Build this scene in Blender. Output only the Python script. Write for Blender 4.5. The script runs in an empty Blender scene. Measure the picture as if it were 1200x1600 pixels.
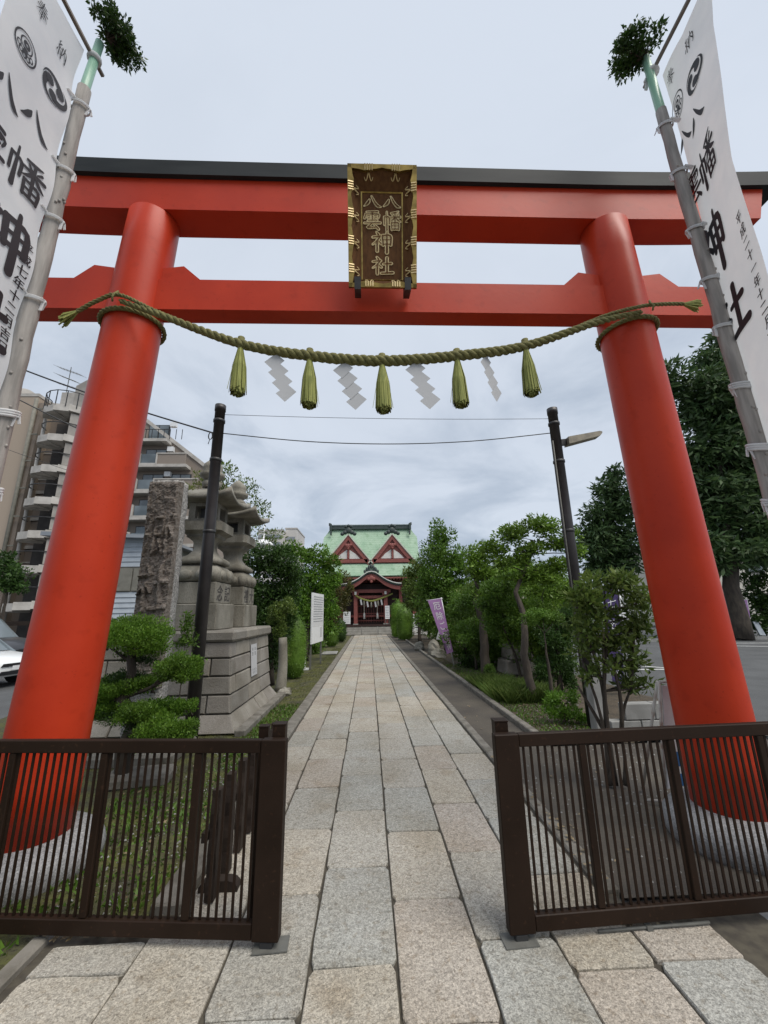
import bpy, bmesh, math, random
import numpy as np
from mathutils import Vector, Matrix
R = math.radians
random.seed(7); rng = np.random.default_rng(11)
sc = bpy.context.scene
col = sc.collection
# ------------------------------------------------------------------ camera
cd = bpy.data.cameras.new('camera'); cam = bpy.data.objects.new('camera', cd); col.objects.link(cam)
cx = Vector((0.99914246, -0.03704424, -0.01849493)); cy = Vector((0.00884051, -0.24552131, 0.96935088)); cz = -Vector((0.04044977, 0.96868313, 0.24498328))
M = Matrix((cx, cy, cz)).transposed().to_4x4(); M.translation = (0, 0, 1.6)
cam.matrix_world = M
cd.sensor_width = 36; cd.sensor_fit = 'AUTO'; cd.lens = 621.996/1600*36; cd.clip_start = .05; cd.clip_end = 2000
sc.camera = cam
# ------------------------------------------------------------------ sky, sun, exposure
SUN_EL, SUN_AZ = R(58), R(132)          # high, from the right and behind the camera, very soft (overcast)
w = bpy.data.worlds.new('World'); sc.world = w; w.use_nodes = True
N = w.node_tree.nodes; K = w.node_tree.links; N.clear()
def wn(t, **k):
    n = N.new(t)
    for a, b in k.items(): setattr(n, a, b)
    return n
out = wn('ShaderNodeOutputWorld'); bg = wn('ShaderNodeBackground'); bg.inputs['Strength'].default_value = .1
sky = wn('ShaderNodeTexSky', sky_type='NISHITA'); sky.sun_disc = False; sky.sun_elevation = SUN_EL; sky.sun_rotation = SUN_AZ
tc = wn('ShaderNodeTexCoord'); sep = wn('ShaderNodeSeparateXYZ'); K.new(tc.outputs['Generated'], sep.inputs[0])
def wm(op, a, b):
    n = wn('ShaderNodeMath', operation=op)
    for i, v in enumerate((a, b)):
        if isinstance(v, (int, float)): n.inputs[i].default_value = v
        else: K.new(v, n.inputs[i])
    return n.outputs[0]
zz = wm('ADD', wm('MAXIMUM', sep.outputs[2], 0.0), .22)
cmb = wn('ShaderNodeCombineXYZ'); K.new(wm('DIVIDE', sep.outputs[0], zz), cmb.inputs[0]); K.new(wm('DIVIDE', sep.outputs[1], zz), cmb.inputs[1])
n1 = wn('ShaderNodeTexNoise'); n1.inputs['Scale'].default_value = 1.5; n1.inputs['Detail'].default_value = 7; n1.inputs['Roughness'].default_value = .55; n1.inputs['Distortion'].default_value = .5
K.new(cmb.outputs[0], n1.inputs['Vector'])
fac = wm('ADD', wm('MULTIPLY', n1.outputs[0], 1.15), wm('MULTIPLY', wm('MAXIMUM', sep.outputs[2], 0.0), .52))
cr = wn('ShaderNodeValToRGB'); K.new(fac, cr.inputs[0])
E = cr.color_ramp.elements
E[0].position = .42; E[0].color = (.36, .43, .53, 1); E[1].position = 1.12; E[1].color = (.675, .735, .825, 1)
e = E.new(.62); e.color = (.475, .54, .635, 1); e = E.new(.80); e.color = (.635, .695, .785, 1)
SKYK = 5.05
sc1 = wn('ShaderNodeMix', data_type='RGBA', blend_type='MULTIPLY'); sc1.inputs[0].default_value = 1
K.new(cr.outputs[0], sc1.inputs[6]); sc1.inputs[7].default_value = (SKYK, SKYK, SKYK, 1)
mx = wn('ShaderNodeMix', data_type='RGBA'); mx.inputs[0].default_value = .93
K.new(sky.outputs[0], mx.inputs[6]); K.new(sc1.outputs[2], mx.inputs[7]); K.new(mx.outputs[2], bg.inputs[0]); K.new(bg.outputs[0], out.inputs[0])
sd = bpy.data.lights.new('sun', 'SUN'); sd.energy = 1.5; sd.angle = R(40); sd.color = (1, .94, .85)
sun = bpy.data.objects.new('sun', sd); col.objects.link(sun)
sdir = Vector((math.sin(SUN_AZ)*math.cos(SUN_EL), math.cos(SUN_AZ)*math.cos(SUN_EL), math.sin(SUN_EL)))
sun.rotation_euler = sdir.to_track_quat('Z', 'Y').to_euler(); sun.location = (0, -5, 20)
vs = sc.view_settings; sc.display_settings.display_device = 'sRGB'; vs.view_transform = 'Standard'; vs.look = 'None'; vs.gamma = 1; vs.exposure = 1.05; vs.use_curve_mapping = False

# ------------------------------------------------------------------ materials
def mat(name, c1, c2=None, rough=.7, scale=8, detail=5, bump=0, bscale=None, metal=0, coat=0, pos='Object', stretch=None, rand=None, speck=None, grain=None, spec=.5, lo=.35, hi=.65):
    m = bpy.data.materials.new(name); m.use_nodes = True; nt = m.node_tree; n = nt.nodes; l = nt.links
    b = n['Principled BSDF']; b.inputs['Roughness'].default_value = rough; b.inputs['Metallic'].default_value = metal
    b.inputs['Specular IOR Level'].default_value = spec
    if coat: b.inputs['Coat Weight'].default_value = coat; b.inputs['Coat Roughness'].default_value = .25
    if pos == 'World': src = n.new('ShaderNodeNewGeometry').outputs['Position']
    else: src = n.new('ShaderNodeTexCoord').outputs[pos]
    if stretch:
        mp = n.new('ShaderNodeMapping'); mp.inputs['Scale'].default_value = stretch; l.new(src, mp.inputs[0]); src = mp.outputs[0]
    def noise(s, d=5):
        t = n.new('ShaderNodeTexNoise'); t.inputs['Scale'].default_value = s; t.inputs['Detail'].default_value = d; l.new(src, t.inputs['Vector']); return t.outputs[0]
    def mix(f, a, b_, bt='MIX'):
        x = n.new('ShaderNodeMix'); x.data_type = 'RGBA'; x.blend_type = bt
        for i, v in ((0, f), (6, a), (7, b_)):
            if isinstance(v, (int, float)): x.inputs[i].default_value = v
            elif isinstance(v, tuple): x.inputs[i].default_value = v if len(v) == 4 else v+(1,)
            else: l.new(v, x.inputs[i])
        return x.outputs[2]
    def ramp(f, a, b_):
        r = n.new('ShaderNodeMapRange'); r.inputs['From Min'].default_value = a; r.inputs['From Max'].default_value = b_; l.new(f, r.inputs[0]); return r.outputs[0]
    c = c1+(1,)
    if rand:
        oi = n.new('ShaderNodeObjectInfo'); rr = n.new('ShaderNodeValToRGB'); l.new(oi.outputs['Random'], rr.inputs[0]); rr.color_ramp.interpolation = 'CONSTANT'
        el = rr.color_ramp.elements
        for i, cc in enumerate(rand):
            q = el[i] if i < 2 else el.new(i/len(rand))
            q.position = i/len(rand); q.color = cc+(1,)
        c = rr.outputs[0]
    if c2:
        f = ramp(noise(scale, detail), lo, hi)
        c = mix(f, c, (c2+(1,)) if not rand else mix(1.0, c, c2+(1,), 'MULTIPLY'))
    if speck:
        for (s, a, b_, colr) in speck:
            f = ramp(noise(s, 2), a, b_); c = mix(f, c, mix(1.0, c, colr+(1,), 'MULTIPLY'))
    if grain:
        for gs, ga, gb in grain:
            vo = n.new('ShaderNodeTexVoronoi'); vo.inputs['Scale'].default_value = gs; l.new(src, vo.inputs['Vector'])
            sp_ = n.new('ShaderNodeSeparateColor'); l.new(vo.outputs['Color'], sp_.inputs[0])
            mr_ = n.new('ShaderNodeMapRange'); mr_.inputs[3].default_value = ga; mr_.inputs[4].default_value = gb; l.new(sp_.outputs[0], mr_.inputs[0])
            cc_ = n.new('ShaderNodeCombineColor')
            for i in range(3): l.new(mr_.outputs[0], cc_.inputs[i])
            c = mix(1.0, c, cc_.outputs[0], 'MULTIPLY')
    if isinstance(c, tuple): b.inputs['Base Color'].default_value = c
    else: l.new(c, b.inputs['Base Color'])
    if bump:
        bp = n.new('ShaderNodeBump'); bp.inputs['Strength'].default_value = 1; bp.inputs['Distance'].default_value = bump
        l.new(noise(bscale or scale*2, 6), bp.inputs['Height']); l.new(bp.outputs[0], b.inputs['Normal'])
    return m
def leafmat(name, c1, c2, tr=.3):
    m = bpy.data.materials.new(name); m.use_nodes = True; nt = m.node_tree; n = nt.nodes; l = nt.links
    n.remove(n['Principled BSDF']); o = n['Material Output']
    g = n.new('ShaderNodeNewGeometry'); mx = n.new('ShaderNodeMix'); mx.data_type = 'RGBA'
    mx.inputs[6].default_value = c1+(1,); mx.inputs[7].default_value = c2+(1,)
    l.new(g.outputs['Random Per Island'], mx.inputs[0])
    t2 = n.new('ShaderNodeTexNoise'); t2.inputs['Scale'].default_value = 1.6; l.new(g.outputs['Position'], t2.inputs['Vector'])
    mr = n.new('ShaderNodeMapRange'); mr.inputs[1].default_value = .35; mr.inputs[2].default_value = .65; mr.inputs[3].default_value = .75; mr.inputs[4].default_value = 1.3; l.new(t2.outputs[0], mr.inputs[0])
    m2 = n.new('ShaderNodeMix'); m2.data_type = 'RGBA'; m2.blend_type = 'MULTIPLY'; m2.inputs[0].default_value = 1
    l.new(mx.outputs[2], m2.inputs[6]); l.new(mr.outputs[0], m2.inputs[7])
    p = n.new('ShaderNodeBsdfPrincipled'); p.inputs['Roughness'].default_value = .48; p.inputs['Specular IOR Level'].default_value = .35
    tb = n.new('ShaderNodeBsdfTranslucent'); ms = n.new('ShaderNodeMixShader'); ms.inputs[0].default_value = tr
    l.new(m2.outputs[2], p.inputs['Base Color']); l.new(m2.outputs[2], tb.inputs['Color'])
    l.new(p.outputs[0], ms.inputs[1]); l.new(tb.outputs[0], ms.inputs[2]); l.new(ms.outputs[0], o.inputs[0])
    return m
M = {}
M['red'] = mat('red_paint', (.485, .041, .013), (.425, .033, .011), .40, 2.2, 5, bump=.0006, bscale=22, spec=.20, speck=[(1.3, .54, .72, (.90, .86, .84)), (9, .60, .72, (.90, .88, .86)), (45, .68, .74, (.8, .78, .76))])
M['black'] = mat('dark_roof_metal', (.018, .021, .023), (.032, .036, .037), .6, 1.2, 4, stretch=(1, 6, 6), spec=.15)
M['brown'] = mat('brown_gate_metal', (.0145, .0080, .0048), (.022, .0125, .008), .5, 3, 5, bump=.0005, bscale=160, spec=.14, speck=[(40, .64, .72, (1.7, 1.6, 1.5))])
M['wood_dark'] = mat('dark_wood', (.022, .015, .012), (.036, .026, .020), .7, 10, 5, bump=.001, spec=.2)
GR = [(.395, .376, .332), (.40, .366, .305), (.372, .362, .326), (.395, .356, .306), (.352, .350, .322), (.385, .366, .325), (.42, .39, .335), (.36, .347, .31), (.39, .352, .308)]
SPK = [(26, .57, .72, (.74, .70, .65)), (3.1, .58, .78, (.82, .76, .69)), (.8, .5, .7, (.86, .83, .78)), (60, .62, .70, (.64, .63, .61))]
M['paving'] = mat('paving_granite', (.4, .4, .4), (.84, .81, .76), .8, 1.7, 6, bump=.006, bscale=80, pos='World', rand=GR, speck=SPK, grain=[(85, .76, 1.14), (210, .66, 1.26)], spec=.3, lo=.42, hi=.72)
M['mortar'] = mat('joint_soil', (.05, .043, .034), (.085, .075, .055), .95, 20, 5)
M['granite'] = mat('pale_granite', (.31, .31, .31), (.235, .235, .24), .55, 60, 3, grain=[(120, .7, 1.2), (260, .75, 1.2)])
M['granite_rough'] = mat('rough_granite', (.38, .37, .35), (.27, .26, .245), .85, 30, 5, bump=.02, bscale=24, pos='World', grain=[(60, .6, 1.25), (150, .65, 1.3)])
M['stele_face'] = mat('weathered_stone', (.23, .20, .175), (.125, .108, .092), .9, 7, 6, bump=.02, bscale=30, pos='World', speck=[(26, .5, .66, (.6, .56, .5))])
M['wall_stone'] = mat('weathered_wall_stone', (.27, .255, .225), (.66, .64, .60), .85, 2.4, 7, bump=.006, bscale=40, pos='World', rand=[(.31, .29, .255), (.26, .245, .22), (.34, .315, .275), (.285, .265, .24)], speck=[(110, .5, .65, (.72, .72, .7))])
M['lantern'] = mat('lantern_stone', (.285, .27, .23), (.125, .115, .09), .85, 3.2, 8, bump=.006, bscale=50, pos='World', stretch=(1, 1, .45), speck=[(90, .52, .66, (.72, .72, .7))])
M['concrete'] = mat('concrete', (.30, .30, .29), (.20, .20, .19), .85, 5, 6, bump=.002, bscale=60, pos='World')
M['kerb'] = mat('kerb_stone', (.21, .195, .17), (.12, .11, .09), .85, 7, 6, bump=.004, bscale=50, pos='World')
M['asphalt'] = mat('asphalt', (.085, .088, .09), (.062, .064, .066), .85, 1.2, 6, bump=.003, bscale=150, pos='World', speck=[(180, .55, .65, (1.5, 1.5, 1.5))])
M['lane'] = mat('worn_brown_asphalt', (.050, .043, .037), (.088, .076, .060), .85, 1.3, 7, bump=.003, bscale=110, pos='World', speck=[(150, .56, .66, (1.6, 1.55, 1.4))])
M['soil'] = mat('soil', (.075, .058, .04), (.045, .036, .025), .95, 6, 6, bump=.02, bscale=25, pos='World', speck=[(60, .6, .68, (2.2, 2.0, 1.6))])
M['moss'] = mat('moss', (.095, .10, .024), (.055, .053, .03), .95, 3.5, 7, bump=.012, bscale=60, pos='World', speck=[(45, .52, .66, (.55, .52, .6))])
M['white_line'] = mat('white_road_paint', (.72, .72, .7), (.55, .55, .53), .7, 12, 5)
M['cloth'] = mat('banner_cloth', (.84, .84, .84), (.78, .79, .80), .9, 5, 3, spec=.1)
def add_translucency(m, f):
    nt = m.node_tree; p = nt.nodes['Principled BSDF']; t = nt.nodes.new('ShaderNodeBsdfTranslucent'); x = nt.nodes.new('ShaderNodeMixShader'); x.inputs[0].default_value = f
    src = p.inputs['Base Color'].links
    if src: nt.links.new(src[0].from_socket, t.inputs['Color'])
    else: t.inputs['Color'].default_value = p.inputs['Base Color'].default_value
    nt.links.new(p.outputs[0], x.inputs[1]); nt.links.new(t.outputs[0], x.inputs[2]); nt.links.new(x.outputs[0], nt.nodes['Material Output'].inputs[0])
add_translucency(M['cloth'], .4)
M['ink'] = mat('black_ink', (.016, .014, .018), None, .6)
M['pole_wood'] = mat('weathered_pole', (.36, .335, .31), (.23, .215, .20), .85, 5, 7, bump=.002, bscale=40, stretch=(6, 6, .7))
M['green_tube'] = mat('green_bamboo', (.20, .42, .28), (.28, .47, .36), .4, 4, 3, stretch=(1, 1, .4))
M['grey_wood'] = mat('grey_bar', (.25, .22, .19), (.18, .16, .14), .7, 8)
M['rope'] = mat('straw_rope', (.19, .175, .06), (.11, .105, .035), .85, 40, 4, bump=.004, bscale=120, pos='World')
M['straw'] = mat('green_straw', (.30, .31, .085), (.17, .19, .045), .8, 60, 3, stretch=(1, 1, .08), pos='World')
M['paper'] = mat('white_paper', (.46, .465, .475), None, .8)
M['gold'] = mat('brass_gold', (.42, .29, .085), (.22, .15, .045), .34, 14, 3, metal=.8)
M['gilt'] = mat('gilt_lettering', (.80, .62, .32), (.66, .48, .22), .4, 30, metal=.25)
M['plaque'] = mat('brown_lacquer_wood', (.165, .076, .030), (.115, .052, .022), .6, 6, 4, stretch=(6, 6, .6), spec=.12)
M['iron'] = mat('black_iron', (.02, .02, .022), (.035, .035, .035), .5, 12)
M['pole_black'] = mat('dark_steel_pole', (.022, .019, .02), (.034, .03, .03), .45, 6, bump=.0006, bscale=50)
M['lamp'] = mat('lamp_casing', (.30, .27, .20), (.20, .18, .14), .5, 10)
M['bark'] = mat('bark', (.07, .056, .042), (.034, .027, .022), .9, 9, 6, bump=.012, bscale=30, stretch=(1, 1, .35))
M['white'] = mat('white_paint', (.76, .77, .78), (.68, .69, .70), .55, 6)
M['copper'] = mat('verdigris_copper', (.215, .335, .235), (.29, .405, .30), .65, .9, 6, stretch=(1.5, 1.5, .5), speck=[(2.2, .55, .7, (.72, .80, .72))])
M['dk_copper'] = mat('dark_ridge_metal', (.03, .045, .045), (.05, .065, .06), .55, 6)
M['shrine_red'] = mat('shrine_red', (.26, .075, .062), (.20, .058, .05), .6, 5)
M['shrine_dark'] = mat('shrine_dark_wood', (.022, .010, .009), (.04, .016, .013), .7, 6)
M['plaster'] = mat('white_plaster', (.70, .69, .66), (.62, .61, .58), .8, 4)
M['step'] = mat('step_stone', (.31, .30, .275), (.22, .21, .19), .85, 3, 6, pos='World')
M['apt_brown'] = mat('brown_tile_wall', (.40, .325, .255), (.34, .275, .215), .8, 60, 2, pos='World')
M['apt_brown2'] = mat('brown_tile_panel', (.27, .225, .19), (.22, .185, .155), .8, 30, 2, pos='World')
M['apt_white'] = mat('white_trim', (.50, .475, .44), (.36, .34, .31), .75, 1.5, 6, pos='World')
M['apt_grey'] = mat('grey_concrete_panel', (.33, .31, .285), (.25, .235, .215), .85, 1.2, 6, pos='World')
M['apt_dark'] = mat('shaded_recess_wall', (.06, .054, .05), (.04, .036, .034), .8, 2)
M['glass'] = mat('window_glass', (.06, .08, .09), (.16, .19, .21), .08, .5, 2, pos='World', spec=.8)
M['siding'] = mat('grey_blue_siding', (.40, .44, .48), (.34, .38, .42), .6, 3, pos='World')
M['olive'] = mat('olive_sheet', (.20, .19, .16), (.15, .145, .12), .7, 3)
M['cream'] = mat('cream_wall', (.62, .60, .53), (.54, .52, .46), .8, 2)
M['far_wall'] = mat('far_pale_wall', (.55, .53, .50), (.48, .46, .44), .8, .3)
M['far_band'] = mat('far_window_band', (.20, .22, .25), (.28, .30, .32), .5, .4)
M['purple'] = mat('purple_cloth', (.36, .20, .40), (.30, .16, .36), .8, 4)
M['deep_purple'] = mat('deep_purple_cloth', (.055, .034, .13), (.04, .026, .10), .8, 4)
M['car_white'] = mat('white_car_paint', (.74, .76, .77), None, .25, coat=.6)
M['car_black'] = mat('black_car_paint', (.02, .02, .024), None, .3, coat=.6)
M['tyre'] = mat('tyre_rubber', (.02, .02, .02), None, .85)
M['rust'] = mat('rusty_frame', (.48, .46, .42), (.20, .10, .06), .6, 10, lo=.45, hi=.7)
M['red_cloth'] = mat('red_lantern_paper', (.45, .05, .04), None, .7)
M['teal'] = mat('teal_roof', (.20, .42, .38), (.26, .48, .42), .6, 2)
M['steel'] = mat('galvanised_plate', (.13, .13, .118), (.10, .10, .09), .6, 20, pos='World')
M['blue'] = mat('blue_paint', (.03, .13, .33), None, .5)
M['board_print'] = None
M['l_bright'] = leafmat('leaf_bright', (.068, .16, .013), (.14, .25, .03))
M['l_clip'] = leafmat('leaf_clipped', (.07, .16, .014), (.16, .28, .034))
M['l_mid'] = leafmat('leaf_mid', (.062, .13, .016), (.12, .215, .03))
M['l_pine'] = leafmat('leaf_pine', (.085, .165, .018), (.17, .275, .036))
M['l_dark'] = leafmat('leaf_dark', (.024, .056, .011), (.052, .105, .02))
M['l_cedar'] = leafmat('leaf_cedar', (.036, .078, .026), (.09, .145, .05))
M['l_yellow'] = leafmat('leaf_yellow', (.10, .14, .03), (.20, .22, .06), .4)
M['l_maple'] = leafmat('leaf_maple', (.075, .085, .022), (.12, .105, .03), .35)
M['l_olive'] = leafmat('leaf_olive', (.072, .125, .022), (.15, .205, .045), .35)
M['l_grass'] = leafmat('leaf_grass', (.07, .13, .022), (.15, .20, .05), .35)
M['l_moss'] = leafmat('leaf_moss', (.075, .09, .02), (.13, .135, .03), .3)
M['l_dry'] = leafmat('leaf_dry', (.16, .115, .06), (.30, .24, .15), .2)

# ------------------------------------------------------------------ mesh builder
class MB:
    def __init__(s): s.v = []; s.f = []; s.sm = []
    def add(s, vs_, fs, smooth=False):
        o = len(s.v); s.v += [tuple(p) for p in vs_]; s.f += [tuple(i+o for i in f) for f in fs]; s.sm += [smooth]*len(fs); return s
    def box(s, c, d, rz=0, taper=1.0, bev=0):
        x, y, z = d[0]/2, d[1]/2, d[2]/2; ca, sa = math.cos(rz), math.sin(rz)
        def P(a, b, cc): return (c[0]+a*ca-b*sa, c[1]+a*sa+b*ca, c[2]+cc)
        if bev:
            b = min(bev, x*.9, y*.9, z*.9); vs_ = []
            for (zz_, ins) in ((-z, b), (-z+b, 0), (z-b, 0), (z, b)):
                t = 1 if zz_ < 0 else taper
                X, Y = x*t-ins, y*t-ins; e_ = 0 if ins else b
                vs_ += [P(a, bb, zz_) for a, bb in ((-X+e_, -Y), (X-e_, -Y), (X, -Y+e_), (X, Y-e_), (X-e_, Y), (-X+e_, Y), (-X, Y-e_), (-X, -Y+e_))]
            fs = [tuple(reversed(range(8))), tuple(range(24, 32))]
            for k in range(3): fs += [(k*8+i, k*8+(i+1) % 8, k*8+8+(i+1) % 8, k*8+8+i) for i in range(8)]
            return s.add(vs_, fs)
        t = taper
        vs_ = [P(a*x*(t if cc > 0 else 1), b*y*(t if cc > 0 else 1), cc*z) for cc in (-1, 1) for a, b in ((-1, -1), (1, -1), (1, 1), (-1, 1))]
        return s.add(vs_, [(3, 2, 1, 0), (4, 5, 6, 7), (0, 1, 5, 4), (1, 2, 6, 5), (2, 3, 7, 6), (3, 0, 4, 7)])
    def bar(s, a, b, wd, ht=None, up=(0, 0, 1)):
        a, b = Vector(a), Vector(b); d = (b-a).normalized(); u = Vector(up)
        if abs(d.dot(u)) > .95: u = Vector((0, 1, 0))
        r = d.cross(u).normalized(); u = r.cross(d); h = ht or wd
        q = [(-1, -1), (1, -1), (1, 1), (-1, 1)]
        vs_ = [p+r*(i*wd/2)+u*(j*h/2) for p in (a, b) for i, j in q]
        return s.add(vs_, [(3, 2, 1, 0), (4, 5, 6, 7), (0, 1, 5, 4), (1, 2, 6, 5), (2, 3, 7, 6), (3, 0, 4, 7)])
    def tube(s, pts, rad, n=8, cap=True, smooth=True):
        pts = [Vector(p) for p in pts]; L = len(pts); vs_ = []; prev = None
        for i, p in enumerate(pts):
            d = (pts[min(i+1, L-1)]-pts[max(i-1, 0)]).normalized()
            if prev is None:
                u = Vector((0, 0, 1)) if abs(d.z) < .9 else Vector((1, 0, 0)); u = (u-d*u.dot(d)).normalized()
            else: u = (prev-d*prev.dot(d)).normalized()
            prev = u; v = d.cross(u); r = rad[i] if hasattr(rad, '__len__') else rad
            vs_ += [p+(u*math.cos(2*math.pi*k/n)+v*math.sin(2*math.pi*k/n))*r for k in range(n)]
        fs = [(i*n+k, i*n+(k+1) % n, (i+1)*n+(k+1) % n, (i+1)*n+k) for i in range(L-1) for k in range(n)]
        if cap: fs += [tuple(reversed(range(n))), tuple(range((L-1)*n, L*n))]
        return s.add(vs_, fs, smooth)
    def lathe(s, prof, c, n=24, sq=False, smooth=True, rot=0):
        vs_ = []
        for (r, z) in prof:
            for k in range(n):
                a = 2*math.pi*(k+.5)/n+rot; rr = r
                if sq: rr = r/max(abs(math.cos(a-rot)), abs(math.sin(a-rot)))
                vs_.append((c[0]+rr*math.cos(a), c[1]+rr*math.sin(a), c[2]+z))
        L = len(prof)
        fs = [(i*n+k, i*n+(k+1) % n, (i+1)*n+(k+1) % n, (i+1)*n+k) for i in range(L-1) for k in range(n)]
        fs += [tuple(reversed(range(n))), tuple(range((L-1)*n, L*n))]
        return s.add(vs_, fs, smooth)
    def prism(s, poly, a, b, axis='y'):
        n = len(poly)
        def P(p, t): return (p[0], t, p[1]) if axis == 'y' else ((t, p[0], p[1]) if axis == 'x' else (p[0], p[1], t))
        vs_ = [P(p, a) for p in poly]+[P(p, b) for p in poly]
        return s.add(vs_, [tuple(range(n)), tuple(reversed(range(n, 2*n)))]+[(i, i+n, (i+1) % n+n, (i+1) % n) for i in range(n)])
    def quad(s, *p): return s.add(p, [tuple(range(len(p)))])
    def ball(s, c, r, n=10, m=7):
        r = r if hasattr(r, '__len__') else (r, r, r)
        vs_ = [(c[0]+r[0]*math.sin(math.pi*i/m)*math.cos(2*math.pi*k/n), c[1]+r[1]*math.sin(math.pi*i/m)*math.sin(2*math.pi*k/n), c[2]+r[2]*math.cos(math.pi*i/m)) for i in range(1, m) for k in range(n)]
        vs_ += [(c[0], c[1], c[2]+r[2]), (c[0], c[1], c[2]-r[2])]; T = len(vs_)-2
        fs = [(i*n+k, (i+1)*n+k, (i+1)*n+(k+1) % n, i*n+(k+1) % n) for i in range(m-2) for k in range(n)]
        fs += [(T, k, (k+1) % n) for k in range(n)]+[(T+1, (m-2)*n+(k+1) % n, (m-2)*n+k) for k in range(n)]
        return s.add(vs_, fs, True)
    def build(s, name, m, parent=None, fixn=True):
        me = bpy.data.meshes.new(name)
        o = bpy.data.objects.new(name, me); col.objects.link(o)
        off = Vector((0, 0, 0))
        if parent is not None:
            q = parent
            while q is not None: off += q.location; q = q.parent
            o.parent = parent
        me.from_pydata([(p[0]-off.x, p[1]-off.y, p[2]-off.z) for p in s.v], [], s.f)
        me.polygons.foreach_set('use_smooth', s.sm)
        if fixn and len(s.f) < 60000:
            b = bmesh.new(); b.from_mesh(me); bmesh.ops.recalc_face_normals(b, faces=b.faces); b.to_mesh(me); b.free()
        me.materials.append(m); me.update()
        return o
def tag(o, label=None, cat=None, group=None, kind=None):
    if label: o['label'] = label
    if cat: o['category'] = cat
    if group: o['group'] = group
    if kind: o['kind'] = kind
    return o
def thing(name, loc, label, cat, group=None):
    o = bpy.data.objects.new(name, None); col.objects.link(o); o.location = loc; o.empty_display_size = .2
    return tag(o, label, cat, group)
def copy_tree(o, parent=None):
    c = o.copy(); col.objects.link(c); c.parent = parent
    for ch in [x for x in bpy.data.objects if x.parent == o]: copy_tree(ch, c)
    return c
def npmesh(name, V, F4, m, parent=None):
    """many quads from numpy arrays"""
    me = bpy.data.meshes.new(name); o = bpy.data.objects.new(name, me); col.objects.link(o)
    off = np.zeros(3); q = parent
    while q is not None: off += np.array(q.location); q = q.parent
    if parent is not None: o.parent = parent
    V = (V-off).astype(np.float32); k = F4.shape[1]
    me.vertices.add(len(V)); me.vertices.foreach_set('co', V.ravel())
    me.loops.add(F4.size); me.loops.foreach_set('vertex_index', F4.ravel().astype(np.int32))
    me.polygons.add(len(F4)); me.polygons.foreach_set('loop_start', np.arange(0, F4.size, k, dtype=np.int32))
    try: me.polygons.foreach_set('loop_total', np.full(len(F4), k, dtype=np.int32))
    except Exception: pass
    me.update(calc_edges=True); me.validate(); me.materials.append(m)
    return o
# ------------------------------------------------------------------ foliage
def unit(v): return v/np.maximum(np.linalg.norm(v, axis=1, keepdims=True), 1e-9)
def leaf_arrays(clumps, size, dens, flat=.0, lumps=9, lumpr=.5, asp=.45, up=.3, droop=0, shell=.55, core=.0):
    """diamond leaves spread through lumpy clumps; returns verts, quads"""
    Vs = []; Fs = []; base = 0
    for (x, y, z, rx, rz) in clumps:
        ry = (rx+rz)*.5 if rx < 1 else rx*.9
        rr = np.array([rx, ry, rz]); C = np.array([x, y, z])
        area = 4*math.pi*((rx*ry)**1.6+(rx*rz)**1.6+(ry*rz)**1.6)**(1/1.6)/3**(1/1.6)
        n = max(30, int(2.1*dens*area/(size*size*asp)))
        L = unit(rng.normal(size=(lumps, 3))); Lc = L*(rng.uniform(.45, .78, (lumps, 1)))
        k = rng.integers(0, lumps, n); d = unit(rng.normal(size=(n, 3)))
        p = Lc[k]+d*lumpr*(rng.uniform(shell**3, 1, (n, 1))**(1/3))*rng.uniform(.75, 1.12, (n, 1))
        nrm = unit(p*.6+d*.8); P = C+p*rr
        out_ = unit(nrm*rng.uniform(.2, 1, (n, 1))+rng.normal(size=(n, 3))*.55+np.array([0, 0, up-droop]))
        if flat: out_[:, 2] *= (1-flat); out_ = unit(out_)
        side = unit(np.cross(out_, nrm+rng.normal(size=(n, 3))*.6))
        l = size*rng.uniform(.6, 1.25, (n, 1)); wd = l*asp*rng.uniform(.75, 1.2, (n, 1))*.5
        nn = np.cross(side, out_)*l*rng.uniform(-.12, .18, (n, 1))
        v = np.stack([P, P+out_*l*.45+side*wd+nn, P+out_*l, P+out_*l*.45-side*wd+nn], 1).reshape(-1, 3)
        Vs.append(v); Fs.append(np.arange(4*n).reshape(-1, 4)+base); base += 4*n
    return np.concatenate(Vs), np.concatenate(Fs)
def core_arrays(clumps, s=.72):
    """inner leaf sprays: larger ragged blades filling the middle of each clump"""
    Vs = []; Fs = []; base = 0
    for (x, y, z, rx, rz) in clumps:
        ry = (rx+rz)*.5 if rx < 1 else rx*.9; n = 110; rr = np.array([rx, ry, rz])
        P = unit(rng.normal(size=(n, 3)))*rng.uniform(.05, .72, (n, 1))*s*1.15; o_ = unit(P+rng.normal(size=(n, 3))*.5); sd2 = unit(np.cross(o_, rng.normal(size=(n, 3)))); l = rng.uniform(.22, .42, (n, 1)); w2 = l*.28
        V = np.stack([P-o_*l*.5, P+sd2*w2, P+o_*l*.5, P-sd2*w2], 1)*rr+np.array([x, y, z]); Vs.append(V.reshape(-1, 3)); Fs.append(np.arange(4*n).reshape(-1, 4)+base); base += 4*n
    return np.concatenate(Vs), np.concatenate(Fs)
def limb(mb, a, b, r0, r1, wob=.06, n=7, seg=6):
    a, b = Vector(a), Vector(b); L = (b-a).length; pts = []; rad = []
    o1, o2 = random.uniform(-1, 1)*wob*L, random.uniform(-1, 1)*wob*L
    for i in range(seg+1):
        t = i/seg; p = a.lerp(b, t); s_ = math.sin(t*math.pi)
        pts.append(p+Vector((o1*s_, o2*s_, random.uniform(-.01, .01)*L))); rad.append(r0+(r1-r0)*t)
    mb.tube(pts, rad, n)
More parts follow.
